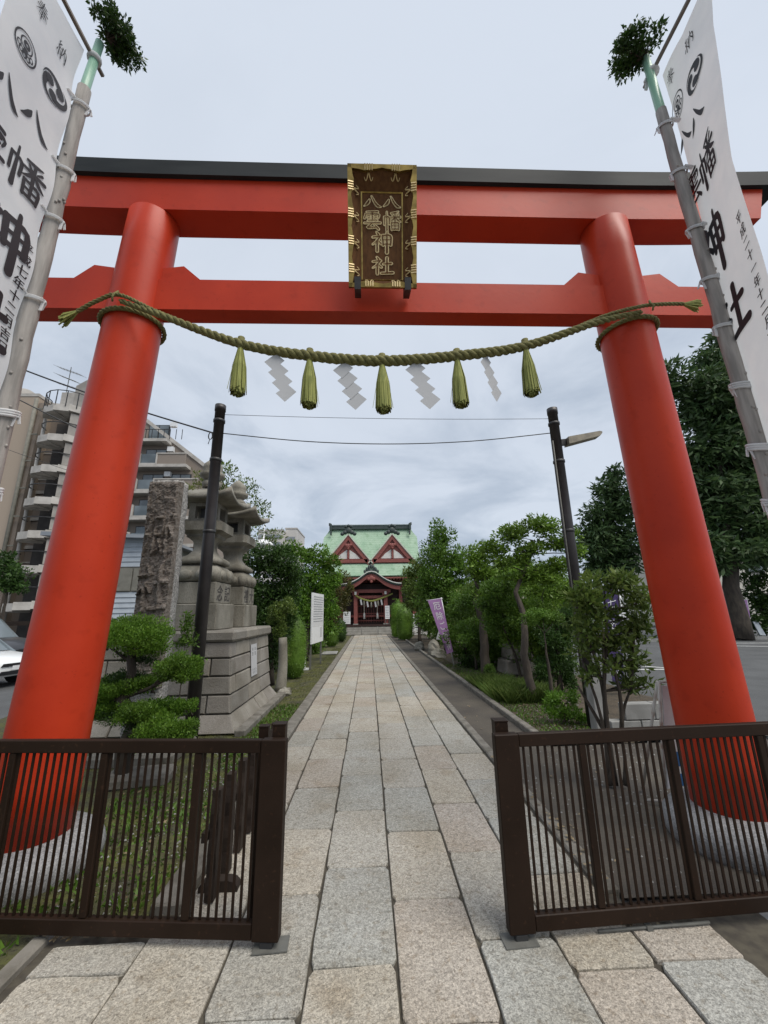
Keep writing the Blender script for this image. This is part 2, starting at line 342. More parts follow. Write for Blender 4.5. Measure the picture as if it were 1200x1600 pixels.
def tree(name, clumps, m, label, cat, base, size=.09, dens=.55, trunk=.1, core=.7, group=None, trunkpath=None, branches=True, **kw):
    t = thing(name, base, label, cat, group)
    V, F = leaf_arrays(clumps, size, dens, **kw)
    if core:
        V2, F2 = core_arrays(clumps, core); F = np.concatenate([F, F2+len(V)]); V = np.concatenate([V, V2])
    npmesh('crown', V, F, m, t)
    mb = MB(); C = np.array([c[:3] for c in clumps]); top = C[:, 2].max()
    if trunkpath: tp = trunkpath
    else:
        cxm, cym = C[:, 0].mean(), C[:, 1].mean(); hz = base[2]+(top-base[2])*.8
        tp = [base, (base[0]+(cxm-base[0])*.3, base[1]+(cym-base[1])*.3, base[2]+(hz-base[2])*.35), (cxm, cym, base[2]+(hz-base[2])*.7), (cxm*.98+.02*base[0], cym, hz)]
    P = [Vector(p) for p in tp]; pts = []
    for i in range(len(P)-1):
        for k in range(4): pts.append(P[i].lerp(P[i+1], k/4)+Vector((random.uniform(-1, 1), random.uniform(-1, 1), 0))*trunk*.18)
    pts.append(P[-1]); n_ = len(pts)
    rad = [trunk*(1.25 if i == 0 else 1)*(1-.8*i/(n_-1)) for i in range(n_)]
    mb.tube(pts, rad, 9)
    if branches:
        for c in clumps:
            q = min(pts[1:], key=lambda p: (p-Vector(c[:3])).length+abs(p.z-c[2]+.3*c[3])*.7)
            i = pts.index(q); limb(mb, q, (c[0], c[1], c[2]-.1*c[4]), max(rad[i]*.55, .008), .006, .08, 6, 5)
    mb.build('trunk', M['bark'], t)
    return t

# ------------------------------------------------------------------ SETTING: ground, path, kerbs, lawn, lanes
def sheet(name, x0, x1, y0, y1, z, m, nx=1, ny=1, bump=0):
    mb = MB(); vs_ = [(x0+(x1-x0)*i/nx, y0+(y1-y0)*j/ny, z+(random.uniform(-bump, bump) if bump else 0)) for j in range(ny+1) for i in range(nx+1)]
    mb.add(vs_, [(j*(nx+1)+i, j*(nx+1)+i+1, (j+1)*(nx+1)+i+1, (j+1)*(nx+1)+i) for j in range(ny) for i in range(nx)], bool(bump))
    return tag(mb.build(name, m, fixn=False), kind='structure')
sheet('ground', -400, 400, -300, 700, -.05, M['asphalt'])
sheet('moss_lawn', -6.2, -1.24, 2.72, 30.6, -.004, M['moss'], 24, 110, .012)
sheet('side_lane', 1.46, 2.12, 2.72, 30.6, -.022, M['lane'])
sheet('planting_bed', 2.24, 5.2, 5.35, 30.0, .0, M['soil'], 12, 60, .02)
sheet('torii_ground', 1.46, 5.5, 2.72, 5.35, -.026, M['lane'], 14, 12, .004)
sheet('roadside_concrete', 2.09, 8, -3, 2.72, -.026, M['concrete'])
sheet('roadside_moss', -8, -1.75, -3, 2.72, -.012, M['moss'], 16, 16, .012)
sheet('forecourt', -9, 12, 30.6, 60, -.03, M['step'])
path = tag(MB().add([(-1.66, -2, -.018), (2.1, -2, -.018), (2.1, 2.56, -.018), (1.42, 2.56, -.018), (1.42, 31.2, -.018), (-1.2, 31.2, -.018), (-1.2, 2.66, -.018), (-1.66, 2.66, -.018)], [tuple(range(8))]).build('stone_path', M['mortar']), kind='structure')
def paver(x0, x1, y0, y1):
    g = .0035; j = lambda: random.uniform(-.004, .004); mb = MB(); b = .006; zt = random.uniform(-.0035, .0035); tl = random.uniform(-.002, .002)
    q = [(x0+g+j(), y0+g+j()), (x1-g+j(), y0+g+j()), (x1-g+j(), y1-g+j()), (x0+g+j(), y1-g+j())]
    # outline with slightly worn edges and rounded corners
    out_ = []
    for i in range(4):
        a, c = Vector(q[i]), Vector(q[(i+1) % 4]); L = (c-a).length; nr = Vector((c.y-a.y, -(c.x-a.x)))/L
        for t in (.05, .28, .52, .76, .95):
            out_.append(a.lerp(c, t)-nr*abs(random.gauss(0, .0028)))
    n = len(out_); cen = sum(out_, Vector((0, 0)))/n
    vs_ = [(p.x, p.y, -.05) for p in out_]+[(p.x, p.y, zt-b) for p in out_]+[(p.x+(cen.x-p.x)*.018, p.y+(cen.y-p.y)*.012, zt+tl*(1 if p.x > cen.x else -1)) for p in out_]
    fs = [tuple(range(2*n, 3*n))]
    for k in range(2): fs += [(k*n+i, k*n+(i+1) % n, (k+1)*n+(i+1) % n, (k+1)*n+i) for i in range(n)]
    mb.add(vs_, fs); return mb.build('paving_stone', M['paving'], path, fixn=False)
XC = [-1.145, -.707, -.296, .12, .528, .92, 1.325]
JT = [[1.62, 2.62, 3.30, 4.04, 4.79, 5.56, 6.25, 6.96, 7.92], [1.36, 2.11, 2.85, 3.58, 4.34, 5.1, 5.85, 6.57, 7.32, 8.02], [1.58, 2.33, 3.08, 3.85, 4.6, 5.36, 6.13, 6.86],
      [1.3, 2.04, 2.76, 3.5, 4.27, 5.01, 5.77, 6.52, 7.25, 7.97], [1.68, 2.44, 3.2, 3.92, 4.68, 5.44, 6.14, 6.89], [1.5, 2.25, 2.93, 3.64, 4.39, 5.13, 5.85]]
for ci in range(6):
    J = [-.9, -.1, .62]+JT[ci]
    while J[-1] < 30.4: J.append(J[-1]+random.choice((.755, .755, .75, .76, .70, .80)))
    J[-1] = 31.0
    for a, b in zip(J[:-1], J[1:]):
        if b > .5: paver(-1.06 if ci == 0 and a > 2.6 else XC[ci], XC[ci+1], a, b)
for a, b in ((.9, 1.62), (1.62, 2.36), (2.36, 2.545)): paver(-1.605, -1.145, a, b)
for a, b in ((.72, 1.5), (1.5, 2.26), (2.26, 2.475)): paver(1.325, 1.76, a, b)
paver(1.76, 2.0, .9, 1.62)
# kerbs, cut in lengths: each a part of the kerb
def kerb(name, x0, x1, z, ys, m):
    k = tag(MB().box(((x0+x1)/2, (ys[0]+ys[-1])/2, -.05), (x1-x0-.02, ys[-1]-ys[0]-.02, .04)).build(name, M['mortar']), kind='structure')
    for a, b in zip(ys[:-1], ys[1:]):
        MB().box(((x0+x1)/2+random.uniform(-.003, .003), (a+b)/2, z/2-.04), (x1-x0, b-a-.008, z+.08+random.uniform(-.004, .004)), bev=.012).build('kerb_stone', m, k)
ysL = [2.75+.9*i for i in range(31)]
kerb('left_kerb', -1.24, -1.07, .035, ysL, M['kerb'])
kerb('right_kerb', 1.345, 1.455, .012, [2.75+1.2*i for i in range(24)], M['kerb'])
kerb('bed_kerb', 2.125, 2.23, .05, [5.35+.9*i for i in range(27)], M['kerb'])
kerb('roadside_kerb', -1.74, -1.66, .02, [-1+.9*i for i in range(5)], M['kerb'])
# parking lines
pl = [((7.3, 11.42), (9.6, 11.1)), ((7.9, 12.0), (8.6, 11.28)), ((13.5, 18.2), (22, 13.9)), ((16, 18.6), (26, 16.4)), ((10, 5), (11.2, 10.6)), ((4.5, 5.5), (9, 4.9))]
rm = MB()
for a, b in pl:
    rm.bar((a[0], a[1], -.045), (b[0], b[1], -.045), .11, .006)
tag(rm.build('parking_lines', M['white_line']), kind='structure')
kb = MB().box((24, 20.1, .0), (22, .16, .2)); kb.build('parking_kerb', M['concrete'])['kind'] = 'structure'
# fallen leaves, moss tufts
def scatter_leaves(name, areas, n, size, m, label=None):
    V = []; F = []
    for i in range(n):
        x0, x1, y0, y1, z = random.choice(areas); x, y = random.uniform(x0, x1), random.uniform(y0, y1); a = random.uniform(0, 6.3); l = size*random.uniform(.5, 1.3); w_ = l*.5
        dx, dy = math.cos(a)*l/2, math.sin(a)*l/2; ex, ey = -math.sin(a)*w_/2, math.cos(a)*w_/2; h = z+random.uniform(.004, .014)
        o = len(V); V += [(x-dx, y-dy, h), (x+ex, y+ey, h+.006), (x+dx, y+dy, h+random.uniform(0, .012)), (x-ex, y-ey, h+.002)]; F.append((o, o+1, o+2, o+3))
    return tag(npmesh(name, np.array(V), np.array(F), m), kind='stuff')
scatter_leaves('fallen_leaves', [(1.46, 2.3, 2.8, 9, -.02), (2.3, 3.2, 5.6, 8, .02), (1.34, 1.46, 2.8, 5, .012), (-1.7, -1.2, 2.56, 2.7, 0), (1.2, 1.8, 2.48, 2.6, -.01), (-2.4, -1.3, 2.75, 5, .01), (-1.9, -1.25, 6, 14, .01)], 420, .045, M['l_dry'])
pb_ = MB()
for k in range(1500):
    x, y = random.choice(((random.uniform(1.47, 3.4), random.uniform(2.78, 5.4)), (random.uniform(2.3, 3.6), random.uniform(5.5, 8.5)), (random.uniform(-1.9, -1.25), random.uniform(2.75, 6)))); r = random.uniform(.004, .013)
    z = (-.024 if y < 5.36 else .008) if x > 0 else .002
    pb_.add([(x+r*random.uniform(.7, 1.3), y, z), (x, y+r*random.uniform(.7, 1.3), z), (x-r, y, z), (x, y-r, z), (x+r*.2, y, z+r*.8)], [(0, 1, 4), (1, 2, 4), (2, 3, 4), (3, 0, 4)])
tag(pb_.build('gravel', M['concrete'], fixn=False), kind='stuff')
def blades(name, areas, n, h, wd, m, lean=.5, parent=None):
    x0, x1, y0, y1, z = [np.array(q) for q in zip(*areas)]; k = rng.integers(0, len(areas), n)
    P = np.stack([rng.uniform(x0[k], x1[k]), rng.uniform(y0[k], y1[k]), z[k]-.004], 1)
    a = rng.uniform(0, 6.28, n); sd_ = np.stack([np.cos(a), np.sin(a), np.zeros(n)], 1)*wd*rng.uniform(.6, 1.2, (n, 1)); b = rng.uniform(0, 6.28, n)
    H = h*rng.uniform(.4, 1.2, (n, 1)); t = np.concatenate([np.stack([np.cos(b), np.sin(b)], 1)*lean*H*rng.uniform(.2, 1, (n, 1)), H], 1)
    V = np.stack([P-sd_, P+sd_, P+t*.6+sd_*.6+np.array([0, 0, .12*h]), P+t], 1).reshape(-1, 3)
    return npmesh(name, V, np.arange(4*n).reshape(-1, 4), m, parent)
tag(blades('ground_cover', [(-2.3, -1.26, 2.75, 4.6, 0), (-3.6, -1.8, 1.2, 2.6, 0), (-1.75, -1.26, 4.6, 8, 0), (2.28, 3.3, 5.5, 8.2, .01), (2.3, 3.2, 9, 13, .01)], 8200, .035, .012, M['l_mid'], 1.4), kind='stuff')
tag(blades('grass', [(-2.3, -1.26, 2.75, 6.2, 0), (-1.85, -1.26, 6, 12, 0), (-1.7, -1.26, 12, 20, 0), (2.3, 3.4, 5.5, 7.6, .01), (2.25, 2.6, 8, 16, .01), (-4, -1.8, .8, 2.6, -.005)], 26000, .022, .0035, M['l_moss']), kind='stuff')
mg = thing('mondo_grass', (2.5, 8.2, 0), 'low clump of arching bright green grass beside the brown lane', 'grass clump')
blades('blade_tuft', [(2.26, 2.9, 7.7, 9.4, 0), (2.4, 3.3, 7.5, 8.6, 0)], 9000, .26, .007, M['l_grass'], 1.1, mg)['kind'] = 'stuff'

# ------------------------------------------------------------------ TORII
X0, YT = .165, 3.25
torii = thing('torii_gate', (X0, YT, 0), 'great vermilion shrine gate with black top beam spanning the stone path', 'torii gate')
def rise(x): return .055*max(0, (abs(x-X0)-2.0)/2)**2
for xb, k in ((-2.333, .040), (2.648, -.027)):
    pts = []; rad = []; zt = 5.425
    for i in range(15):
        z = .16+(zt-.16)*i/14; pts.append((xb+k*z, YT, z)); rad.append(.254-.0052*z)
    for dz, q in ((.004, .985), (.007, .96)): pts.append((xb+k*zt, YT, zt+dz)); rad.append(rad[14]*q)
    p = MB().tube(pts, rad, 56).build('pillar', M['red'], torii)
    MB().lathe([(.43, -.06), (.455, 0), (.462, .05), (.448, .10), (.41, .145), (.36, .175), (.29, .19), (.22, .195)], (xb, YT, 0), 48).build('base_stone', M['granite'], p)
    a = .262  # wedges of the tie beam
    for s_ in (-1, 1):
        xc = xb+k*4.7; i_ = xc+s_*.18; o0, o1 = xc+s_*.60, xc+s_*.415
        MB().prism([(i_, 4.664), (o0, 4.664), (o1, 4.835), (i_, 4.80)], YT-.08, YT+.08).build('wedge', M['red'], torii)
def beam(name, xl, xr, dl, dr, y0, y1, z0, z1, m, curve=True, ridge=0):
    mb = MB(); n = 24; vs_ = []
    for i in range(n+1):
        t = i/n; xb_, xt_ = xl+(xr-xl)*t, (xl-dl)+(xr+dr-xl+dl)*t; r0, r1 = (rise(xb_), rise(xt_)) if curve else (0, 0)
        ym = (y0+y1)/2
        vs_ += [(xb_, y0, z0+r0), (xb_, y1, z0+r0), (xt_, y1, z1+r1), (xt_, ym, z1+r1+ridge), (xt_, y0, z1+r1)]
    fs = [(i*5+k, i*5+(k+1) % 5, i*5+5+(k+1) % 5, i*5+5+k) for i in range(n) for k in range(5)]+[(0, 1, 2, 3, 4), tuple(n*5+k for k in (4, 3, 2, 1, 0))]
    return mb.add(vs_, fs).build(name, m, torii)
beam('roof_beam', -4.08, 4.40, .10, .10, 3.055, 3.445, 5.822, 6.005, M['black'], True, .05)
beam('upper_beam', -3.76, 4.09, .12, .12, 3.10, 3.40, 5.435, 5.821, M['red'])
beam('tie_beam', -3.30, 3.63, 0, 0, 3.15, 3.33, 4.332, 4.664, M['red'], False)
# ------------------------------------------------------------------ lettering
GL = {
'八': [[(.34, .66, .03), (.30, .52, .12), (.20, .36, .10), (.05, .24, .02)], [(.46, .88, .02), (.56, .64, .07), (.70, .38, .085), (.84, .22, .12), (.98, .19, .03)]],
'示': [[(.24, .98, .03), (.33, .84, .09)], [(.06, .72, .06), (.42, .77, .07)], [(.40, .76, .07), (.25, .52, .06), (.05, .36, .03)], [(.26, .56, .08), (.26, .02, .08)], [(.33, .52, .05), (.45, .40, .07)]],
'申': [[(.52, .80, .08), (.55, .32, .07)], [(.52, .80, .07), (.95, .84, .08), (.91, .34, .08)], [(.55, .58, .05), (.90, .60, .05)], [(.56, .36, .06), (.90, .37, .06)], [(.74, 1.0, .05), (.73, .5, .09), (.73, -.06, .10)]],
'土': [[(.56, .58, .06), (.93, .62, .09)], [(.73, .94, .08), (.73, .08, .09)], [(.46, .05, .07), (1.0, .09, .10)]],
'巾': [[(.07, .70, .06), (.08, .28, .06)], [(.07, .70, .05), (.38, .72, .07), (.36, .32, .06)], [(.22, .97, .04), (.22, -.03, .09)]],
'番': [[(.90, 1.0, .03), (.70, .93, .07), (.48, .90, .05)], [(.54, .83, .04), (.62, .74, .06)], [(.90, .86, .05), (.78, .76, .03)], [(.42, .67, .05), (1.0, .70, .07)], [(.70, .92, .06), (.70, .42, .07)], [(.68, .66, .07), (.55, .52, .06), (.40, .43, .02)], [(.73, .66, .04), (.86, .52, .08), (1.02, .44, .03)], [(.49, .38, .06), (.51, .0, .06)], [(.49, .38, .05), (.94, .39, .07), (.91, .01, .06)], [(.51, .20, .05), (.90, .20, .05)], [(.51, .03, .06), (.90, .03, .06)], [(.70, .38, .06), (.70, .03, .06)]],
'雲': [[(.18, .95, .05), (.82, .97, .07)], [(.11, .84, .05), (.05, .62, .07)], [(.11, .83, .05), (.94, .85, .07), (.85, .64, .04)], [(.5, .95, .06), (.5, .55, .07)], [(.22, .75, .04), (.36, .72, .05)], [(.22, .64, .04), (.36, .60, .05)], [(.62, .73, .05), (.78, .76, .04)], [(.62, .61, .05), (.78, .65, .04)], [(.24, .48, .05), (.78, .50, .06)], [(.03, .34, .05), (.97, .36, .07)], [(.46, .33, .06), (.30, .18, .06), (.16, .08, .07), (.78, .12, .06)], [(.62, .26, .04), (.86, .01, .08)]],
'奉': [[(.2, .85, .05), (.8, .87, .06)], [(.15, .70, .05), (.85, .72, .06)], [(.03, .55, .05), (.97, .57, .07)], [(.5, 1.0, .06), (.42, .55, .07), (.02, .2, .02)], [(.56, .55, .04), (.78, .36, .08), (1.0, .22, .03)], [(.30, .33, .05), (.70, .34, .05)], [(.26, .18, .05), (.74, .19, .05)], [(.5, .46, .06), (.5, -.04, .07)]],
'納': [[(.26, .97, .03), (.12, .78, .06), (.30, .76, .05)], [(.38, .84, .05), (.08, .52, .06), (.40, .56, .05)], [(.24, .54, .06), (.24, 0, .07)], [(.12, .36, .03), (.05, .15, .07)], [(.33, .38, .04), (.42, .2, .07)], [(.5, .74, .07), (.5, .0, .07)], [(.5, .74, .05), (.97, .76, .07), (.95, .03, .07), (.84, .08, .03)], [(.73, .97, .05), (.71, .62, .07), (.55, .28, .03)], [(.73, .6, .04), (.91, .32, .07)]],
'御': [[(.22, .97, .07), (.04, .78, .03)], [(.22, .72, .07), (.02, .46, .03)], [(.14, .56, .07), (.14, .0, .07)], [(.40, .95, .06), (.30, .78, .04)], [(.34, .80, .06), (.66, .82, .06)], [(.26, .60, .05), (.68, .62, .06)], [(.48, .80, .06), (.48, .16, .06)], [(.36, .46, .06), (.36, .14, .06)], [(.48, .40, .05), (.64, .41, .05)], [(.24, .10, .05), (.68, .18, .06)], [(.76, .86, .06), (.76, .0, .06)], [(.76, .86, .05), (.98, .88, .06), (.96, .34, .06), (.86, .38, .04)]],
'皇': [[(.52, 1.0, .06), (.40, .88, .04)], [(.24, .86, .06), (.26, .50, .06)], [(.24, .86, .06), (.78, .87, .06), (.76, .50, .06)], [(.26, .68, .05), (.76, .69, .05)], [(.26, .52, .05), (.76, .53, .05)], [(.20, .40, .06), (.80, .41, .06)], [(.24, .22, .06), (.76, .23, .06)], [(.50, .40, .07), (.50, .04, .07)], [(.06, .02, .07), (.96, .04, .08)]],
}
GL['郷'] = [[(.24, .98, .06), (.06, .76, .07), (.22, .72, .06)], [(.28, .78, .06), (.04, .48, .07), (.24, .46, .06)], [(.22, .46, .07), (.02, .04, .05)], [(.36, .86, .06), (.37, .40, .06)], [(.36, .86, .06), (.62, .87, .06), (.61, .46, .06)], [(.37, .66, .05), (.61, .67, .05)], [(.37, .48, .05), (.61, .49, .05)], [(.37, .40, .07), (.34, .06, .06), (.50, .16, .05)], [(.52, .38, .05), (.66, .08, .07)], [(.76, .94, .07), (.76, .0, .08)], [(.76, .94, .06), (.98, .92, .06), (.84, .66, .06), (.98, .44, .07), (.84, .34, .05)]]
GL['神'] = GL['示']+GL['申']; GL['社'] = GL['示']+GL['土']; GL['幡'] = GL['巾']+GL['番']
def stroke_polys(st, fat=1.0, grow=0.0):
    """ribbon polygons (u,v) of one brush stroke, as quads + round ends"""
    P = [];
    for (a, b) in zip(st[:-1], st[1:]):
        for k in range(4):
            t = k/4; P.append(tuple(a[i]+(b[i]-a[i])*t for i in range(3)))
    P.append(st[-1])
    if len(P) > 6:  # soften corners
        for _ in range(2): P = [P[0]]+[tuple((P[i-1][j]+2*P[i][j]+P[i+1][j])/4 for j in range(3)) for i in range(1, len(P)-1)]+[P[-1]]
    n = len(P); L = []; Rr = []
    for i, p in enumerate(P):
        q0, q1 = P[max(i-1, 0)], P[min(i+1, n-1)]; dx, dy = q1[0]-q0[0], q1[1]-q0[1]; d = math.hypot(dx, dy) or 1
        h = p[2]*fat/2+grow
        L.append((p[0]-dy/d*h, p[1]+dx/d*h)); Rr.append((p[0]+dy/d*h, p[1]-dx/d*h))
    polys = [(L[i], Rr[i], Rr[i+1], L[i+1]) for i in range(n-1)]
    for p, q, l_, r_ in ((P[0], P[1], L[0], Rr[0]), (P[-1], P[-2], Rr[-1], L[-1])):
        a0 = math.atan2(l_[1]-p[1], l_[0]-p[0]); h = p[2]*fat/2+grow
        polys.append(tuple((p[0]+math.cos(a0+math.pi*k/6)*h, p[1]+math.sin(a0+math.pi*k/6)*h) for k in range(7)))
    return polys
def brush(mb, ch, f, u0, v0, w_, h_, fat=1.0, d=.006, grow=0.0):
    for si, st in enumerate(GL[ch]):
        for pi_, poly in enumerate(stroke_polys(st, fat, grow)):
            mb.add([f(u0+(x-.5)*w_, v0+(y-.5)*h_, d+si*.0003) for x, y in poly], [tuple(range(len(poly)))])
_fc = {}
def font2d(txt, bold=.0):
    if (txt, bold) in _fc: return _fc[(txt, bold)]
    c = bpy.data.curves.new('text', 'FONT'); c.body = txt; c.offset = bold; c.resolution_u = 3; c.align_x = 'CENTER'
    o = bpy.data.objects.new('text', c); col.objects.link(o); dg = bpy.context.evaluated_depsgraph_get(); dg.update()
    me = bpy.data.meshes.new_from_object(o.evaluated_get(dg)); v = [(q.co.x, q.co.y) for q in me.vertices]; fs = [tuple(p.vertices) for p in me.polygons]
    bpy.data.objects.remove(o); bpy.data.meshes.remove(me); bpy.data.curves.remove(c)
    xs = [q[0] for q in v] or [0]; ys = [q[1] for q in v] or [0]; cxx, cyy = (min(xs)+max(xs))/2, (min(ys)+max(ys))/2
    _fc[(txt, bold)] = ([(a-cxx, b-cyy) for a, b in v], fs); return _fc[(txt, bold)]
def print_text(mb, txt, f, u0, v0, size, bold=.02, step=None, d=.003, sx=1.0):
    """vertical column of characters, first at (u0,v0)"""
    for i, ch in enumerate(txt):
        v, fs = font2d(ch)
        for q, (ox, oy) in enumerate(((0, 0), (bold, bold*.4), (-bold, -bold*.4), (bold*.3, -bold*.7))):
            mb.add([f(u0+(a+ox)*size*sx, v0-i*(step or size*1.05)+(b+oy)*size, d+q*.0003) for a, b in v], fs)

# ------------------------------------------------------------------ PLAQUE
pq = thing('name_plaque', (.15, 2.98, 4.43), 'brown lacquered name board with scalloped brass rim at the centre of the torii', 'plaque')
TL = R(18)
def pf(u, v, d): d -= .11; return (.152+u, 2.975-v*math.sin(TL)-d*math.cos(TL), 4.43+v*math.cos(TL)-d*math.sin(TL))
PW, PH = .305, 1.045
def pbox(mb, u0, u1, v0, v1, d0, d1):
    mb.add([pf(u, v, d) for d in (d0, d1) for u, v in ((u0, v0), (u1, v0), (u1, v1), (u0, v1))], [(0, 1, 2, 3), (7, 6, 5, 4), (0, 4, 5, 1), (1, 5, 6, 2), (2, 6, 7, 3), (3, 7, 4, 0)])
mb = MB(); pbox(mb, -.185, .185, .115, .885, -.01, .012); mb.build('board', M['plaque'], pq)
mb = MB()
IN = [(-.185, .115), (.185, .115), (.185, .885), (-.185, .885)]; OU = [(-PW+.03, .03), (PW-.03, .03), (PW-.03, PH-.03), (-PW+.03, PH-.03)]
for i in range(4):
    a, b, c, d = IN[i], IN[(i+1) % 4], OU[(i+1) % 4], OU[i]
    mb.quad(pf(*a, .012), pf(*b, .012), pf(*c, .10), pf(*d, .10)); mb.quad(pf(*a, -.02), pf(*b, -.02), pf(*c, .075), pf(*d, .075))
    mb.quad(pf(*d, .10), pf(*c, .10), pf(*c, .075), pf(*d, .075))
mb.build('sloping_frame', M['plaque'], pq, fixn=False)
mb = MB()
for a, b in ((IN[0], IN[1]), (IN[1], IN[2]), (IN[2], IN[3]), (IN[3], IN[0])):
    mb.bar(pf(*a, .016), pf(*b, .016), .012, .012, up=pf(0, 0, 1))
mb.build('inner_bead', M['gold'], pq)
mb = MB()
def rimside(P0, P1, inn, n):
    # scalloped brass rim: wavy inner edge, faceted
    P0, P1, inn = Vector(P0), Vector(P1), Vector(inn); q = []
    for i in range(n*6+1):
        t = i/(n*6); ph = (t*n) % 1; dep = .030+.016*abs(math.sin(math.pi*t*n))+(.010 if .42 < ph < .58 else 0)
        p = P0.lerp(P1, t); dep2 = min(dep, .5*min((p-P0).length, (p-P1).length)+.030)
        q.append((p, p+inn*dep2))
    for (a, b), (c, d) in zip(q[:-1], q[1:]):
        o = [a, b, d, c]; mb.add([pf(x.x, x.y, h) for h in (.098, .126) for x in o], [(3, 2, 1, 0), (4, 5, 6, 7), (0, 1, 5, 4), (1, 2, 6, 5), (2, 3, 7, 6), (3, 0, 4, 7)])
rimside((-PW, 0), (-PW, PH), (1, 0), 4); rimside((PW, 0), (PW, PH), (-1, 0), 4); rimside((-PW, 0), (PW, 0), (0, 1), 2); rimside((-PW, PH), (PW, PH), (0, -1), 2)
mb.build('scalloped_rim', M['gold'], pq)
def fitting(u, v, du, dv):
    # comb of four bars over the rim with a forked scroll running inward
    mb = MB()
    for k in range(4):
        s_ = (k-1.5)*.021
        a = (u+dv*s_, v+du*s_)
        pa, pb = pf(a[0]+du*.003, a[1]+dv*.003, .132), pf(a[0]+du*.050, a[1]+dv*.050, .120)
        mb.bar(pa, pb, .010, .014, up=(0, -1, 0))
    for sg in (-1, 1):
        pts = []
        for i in range(7):
            t = i/6; al = .050+.044*math.sin(t*2.6); ac = sg*(.003+.036*t)
            pts.append(pf(u+du*al+dv*ac, v+dv*al+du*ac, .100-.052*(al-.04)/.06*.9))
        mb.tube(pts, [.0065-.003*i/6 for i in range(7)], 6)
    mb.build('brass_fitting', M['gilt'], pq)
for v in (.16, .40, .63, .86):
    fitting(-PW, v, 1, 0); fitting(PW, v, -1, 0)
for u in (-.12, .12): fitting(u, 0, 0, 1); fitting(u, PH, 0, -1)
for s_ in (-1, 1):
    mb = MB(); c = s_*.225
    pbox(mb, c-.028, c+.028, -.022, .085, -.04, .135); mb.build('bracket', M['iron'], pq)
    mb = MB().bar(pf(c, .95, 0), (.152+c, 3.12, 5.50), .03); mb.build('stay_rod', M['iron'], pq)
for ch, u, v, w_, h_ in (('八', -.088, .80, .16, .135), ('八', .088, .80, .16, .135), ('雲', -.088, .64, .155, .16), ('幡', .088, .64, .155, .16), ('神', 0, .455, .19, .175), ('社', 0, .245, .19, .155)):
    g1, g2 = MB(), MB(); brush(g1, ch, pf, u, v, w_, h_, 1.1, .016, .048); brush(g2, ch, pf, u, v, w_, h_, 1.1, .022, -.012)
    gc = g1.build('gilt_character', M['gilt'], pq, fixn=False); g2.build('infill', M['plaque'], gc, fixn=False)

# ------------------------------------------------------------------ SACRED ROPE
RY = 2.93
ctrl = [(-2.113, RY+.03, 4.245), (-1.747, RY, 4.083), (-1.058, RY, 3.807), (-.469, RY, 3.695), (.13, RY, 3.651), (.774, RY, 3.705), (1.365, RY, 3.805), (2.056, RY, 4.06), (2.486, RY+.03, 4.193)]
def spline(pts, n):
    P = [Vector(p) for p in pts]; o = []
    for i in range(n+1):
        t = i/n*(len(P)-1); k = min(int(t), len(P)-2); f = t-k; a, b, c, d = P[max(k-1, 0)], P[k], P[k+1], P[min(k+2, len(P)-1)]
        o.append(.5*((2*b)+(c-a)*f+(2*a-5*b+4*c-d)*f*f+(3*b-a-3*c+d)*f**3))
    return o
def twisted(mb, pts, rf, pitch, n=3, sides=7):
    P = pts; L = [0]
    for a, b in zip(P[:-1], P[1:]): L.append(L[-1]+(b-a).length)
    for s_ in range(n):
        q = []; rr = []
        for i, p in enumerate(P):
            d = (P[min(i+1, len(P)-1)]-P[max(i-1, 0)]).normalized(); u = Vector((0, -1, 0)); u = (u-d*u.dot(d)).normalized(); v = d.cross(u)
            r = rf(L[i]/L[-1]); a = 2*math.pi*(s_/n+L[i]/pitch); q.append(p+(u*math.cos(a)+v*math.sin(a))*r*.50); rr.append(r*.56)
        mb.tube(q, rr, sides)
rope = thing('sacred_rope', (.16, RY, 3.8), 'thick twisted straw rope sagging between the torii pillars', 'rope')
mb = MB(); twisted(mb, spline(ctrl, 230), lambda t: .021+.025*math.sin(math.pi*min(max(t, 0), 1))**.8, .19); mb.build('main_rope', M['rope'], rope)
for sgn, xp, zr, tail in ((-1, -2.165, 4.225, [(-1.468, 2.94, 3.985), (-1.803, 2.93, 4.13), (-2.116, 2.935, 4.285), (-2.295, 2.94, 4.225), (-2.44, 2.94, 4.115)]), (1, 2.535, 4.20, [(1.78, 2.94, 3.975), (2.151, 2.93, 4.135), (2.488, 2.935, 4.235), (2.706, 2.94, 4.265), (2.885, 2.94, 4.27)])):
    mb = MB(); ring = [Vector((xp+.254*math.cos(a), YT+.254*math.sin(a), zr-.03*math.sin(a*.5))) for a in [2*math.pi*i/60 for i in range(61)]]
    twisted(mb, ring, lambda t: .022, .13); mb.build('pillar_loop', M['rope'], rope)
    mb = MB(); twisted(mb, spline(tail, 60), lambda t: .0175, .11); tl = mb.build('tail', M['rope'], rope)
    mb = MB(); e_ = Vector(tail[-1]); d = (Vector(tail[-1])-Vector(tail[-2])).normalized()
    for i in range(46):
        q = e_+(d*.13+Vector((random.uniform(-.5, .5)*.06, random.uniform(-.5, .5)*.07, random.uniform(-.9, .6)*.07))); mb.bar(e_-d*.02, q, .008)
    mb.build('frayed_end', M['straw'], tl)
    mb = MB(); mb.tube([(xp+.02, 2.91, zr-.03), (xp+.025, 2.895, zr+.01), (xp+.02, 2.92, zr+.06), (xp+.035, 2.94, zr+.10)], .009, 6); mb.build('knot', M['rope'], rope)
def rope_z(x):
    P = spline(ctrl, 230); q = min(P, key=lambda p: abs(p.x-x)); return q.z
TW = ['straw tassel nearest the left torii pillar', 'straw tassel hanging between the two left paper streamers', 'straw tassel at the lowest middle point of the rope', 'straw tassel hanging between the two right paper streamers', 'straw tassel nearest the right torii pillar']
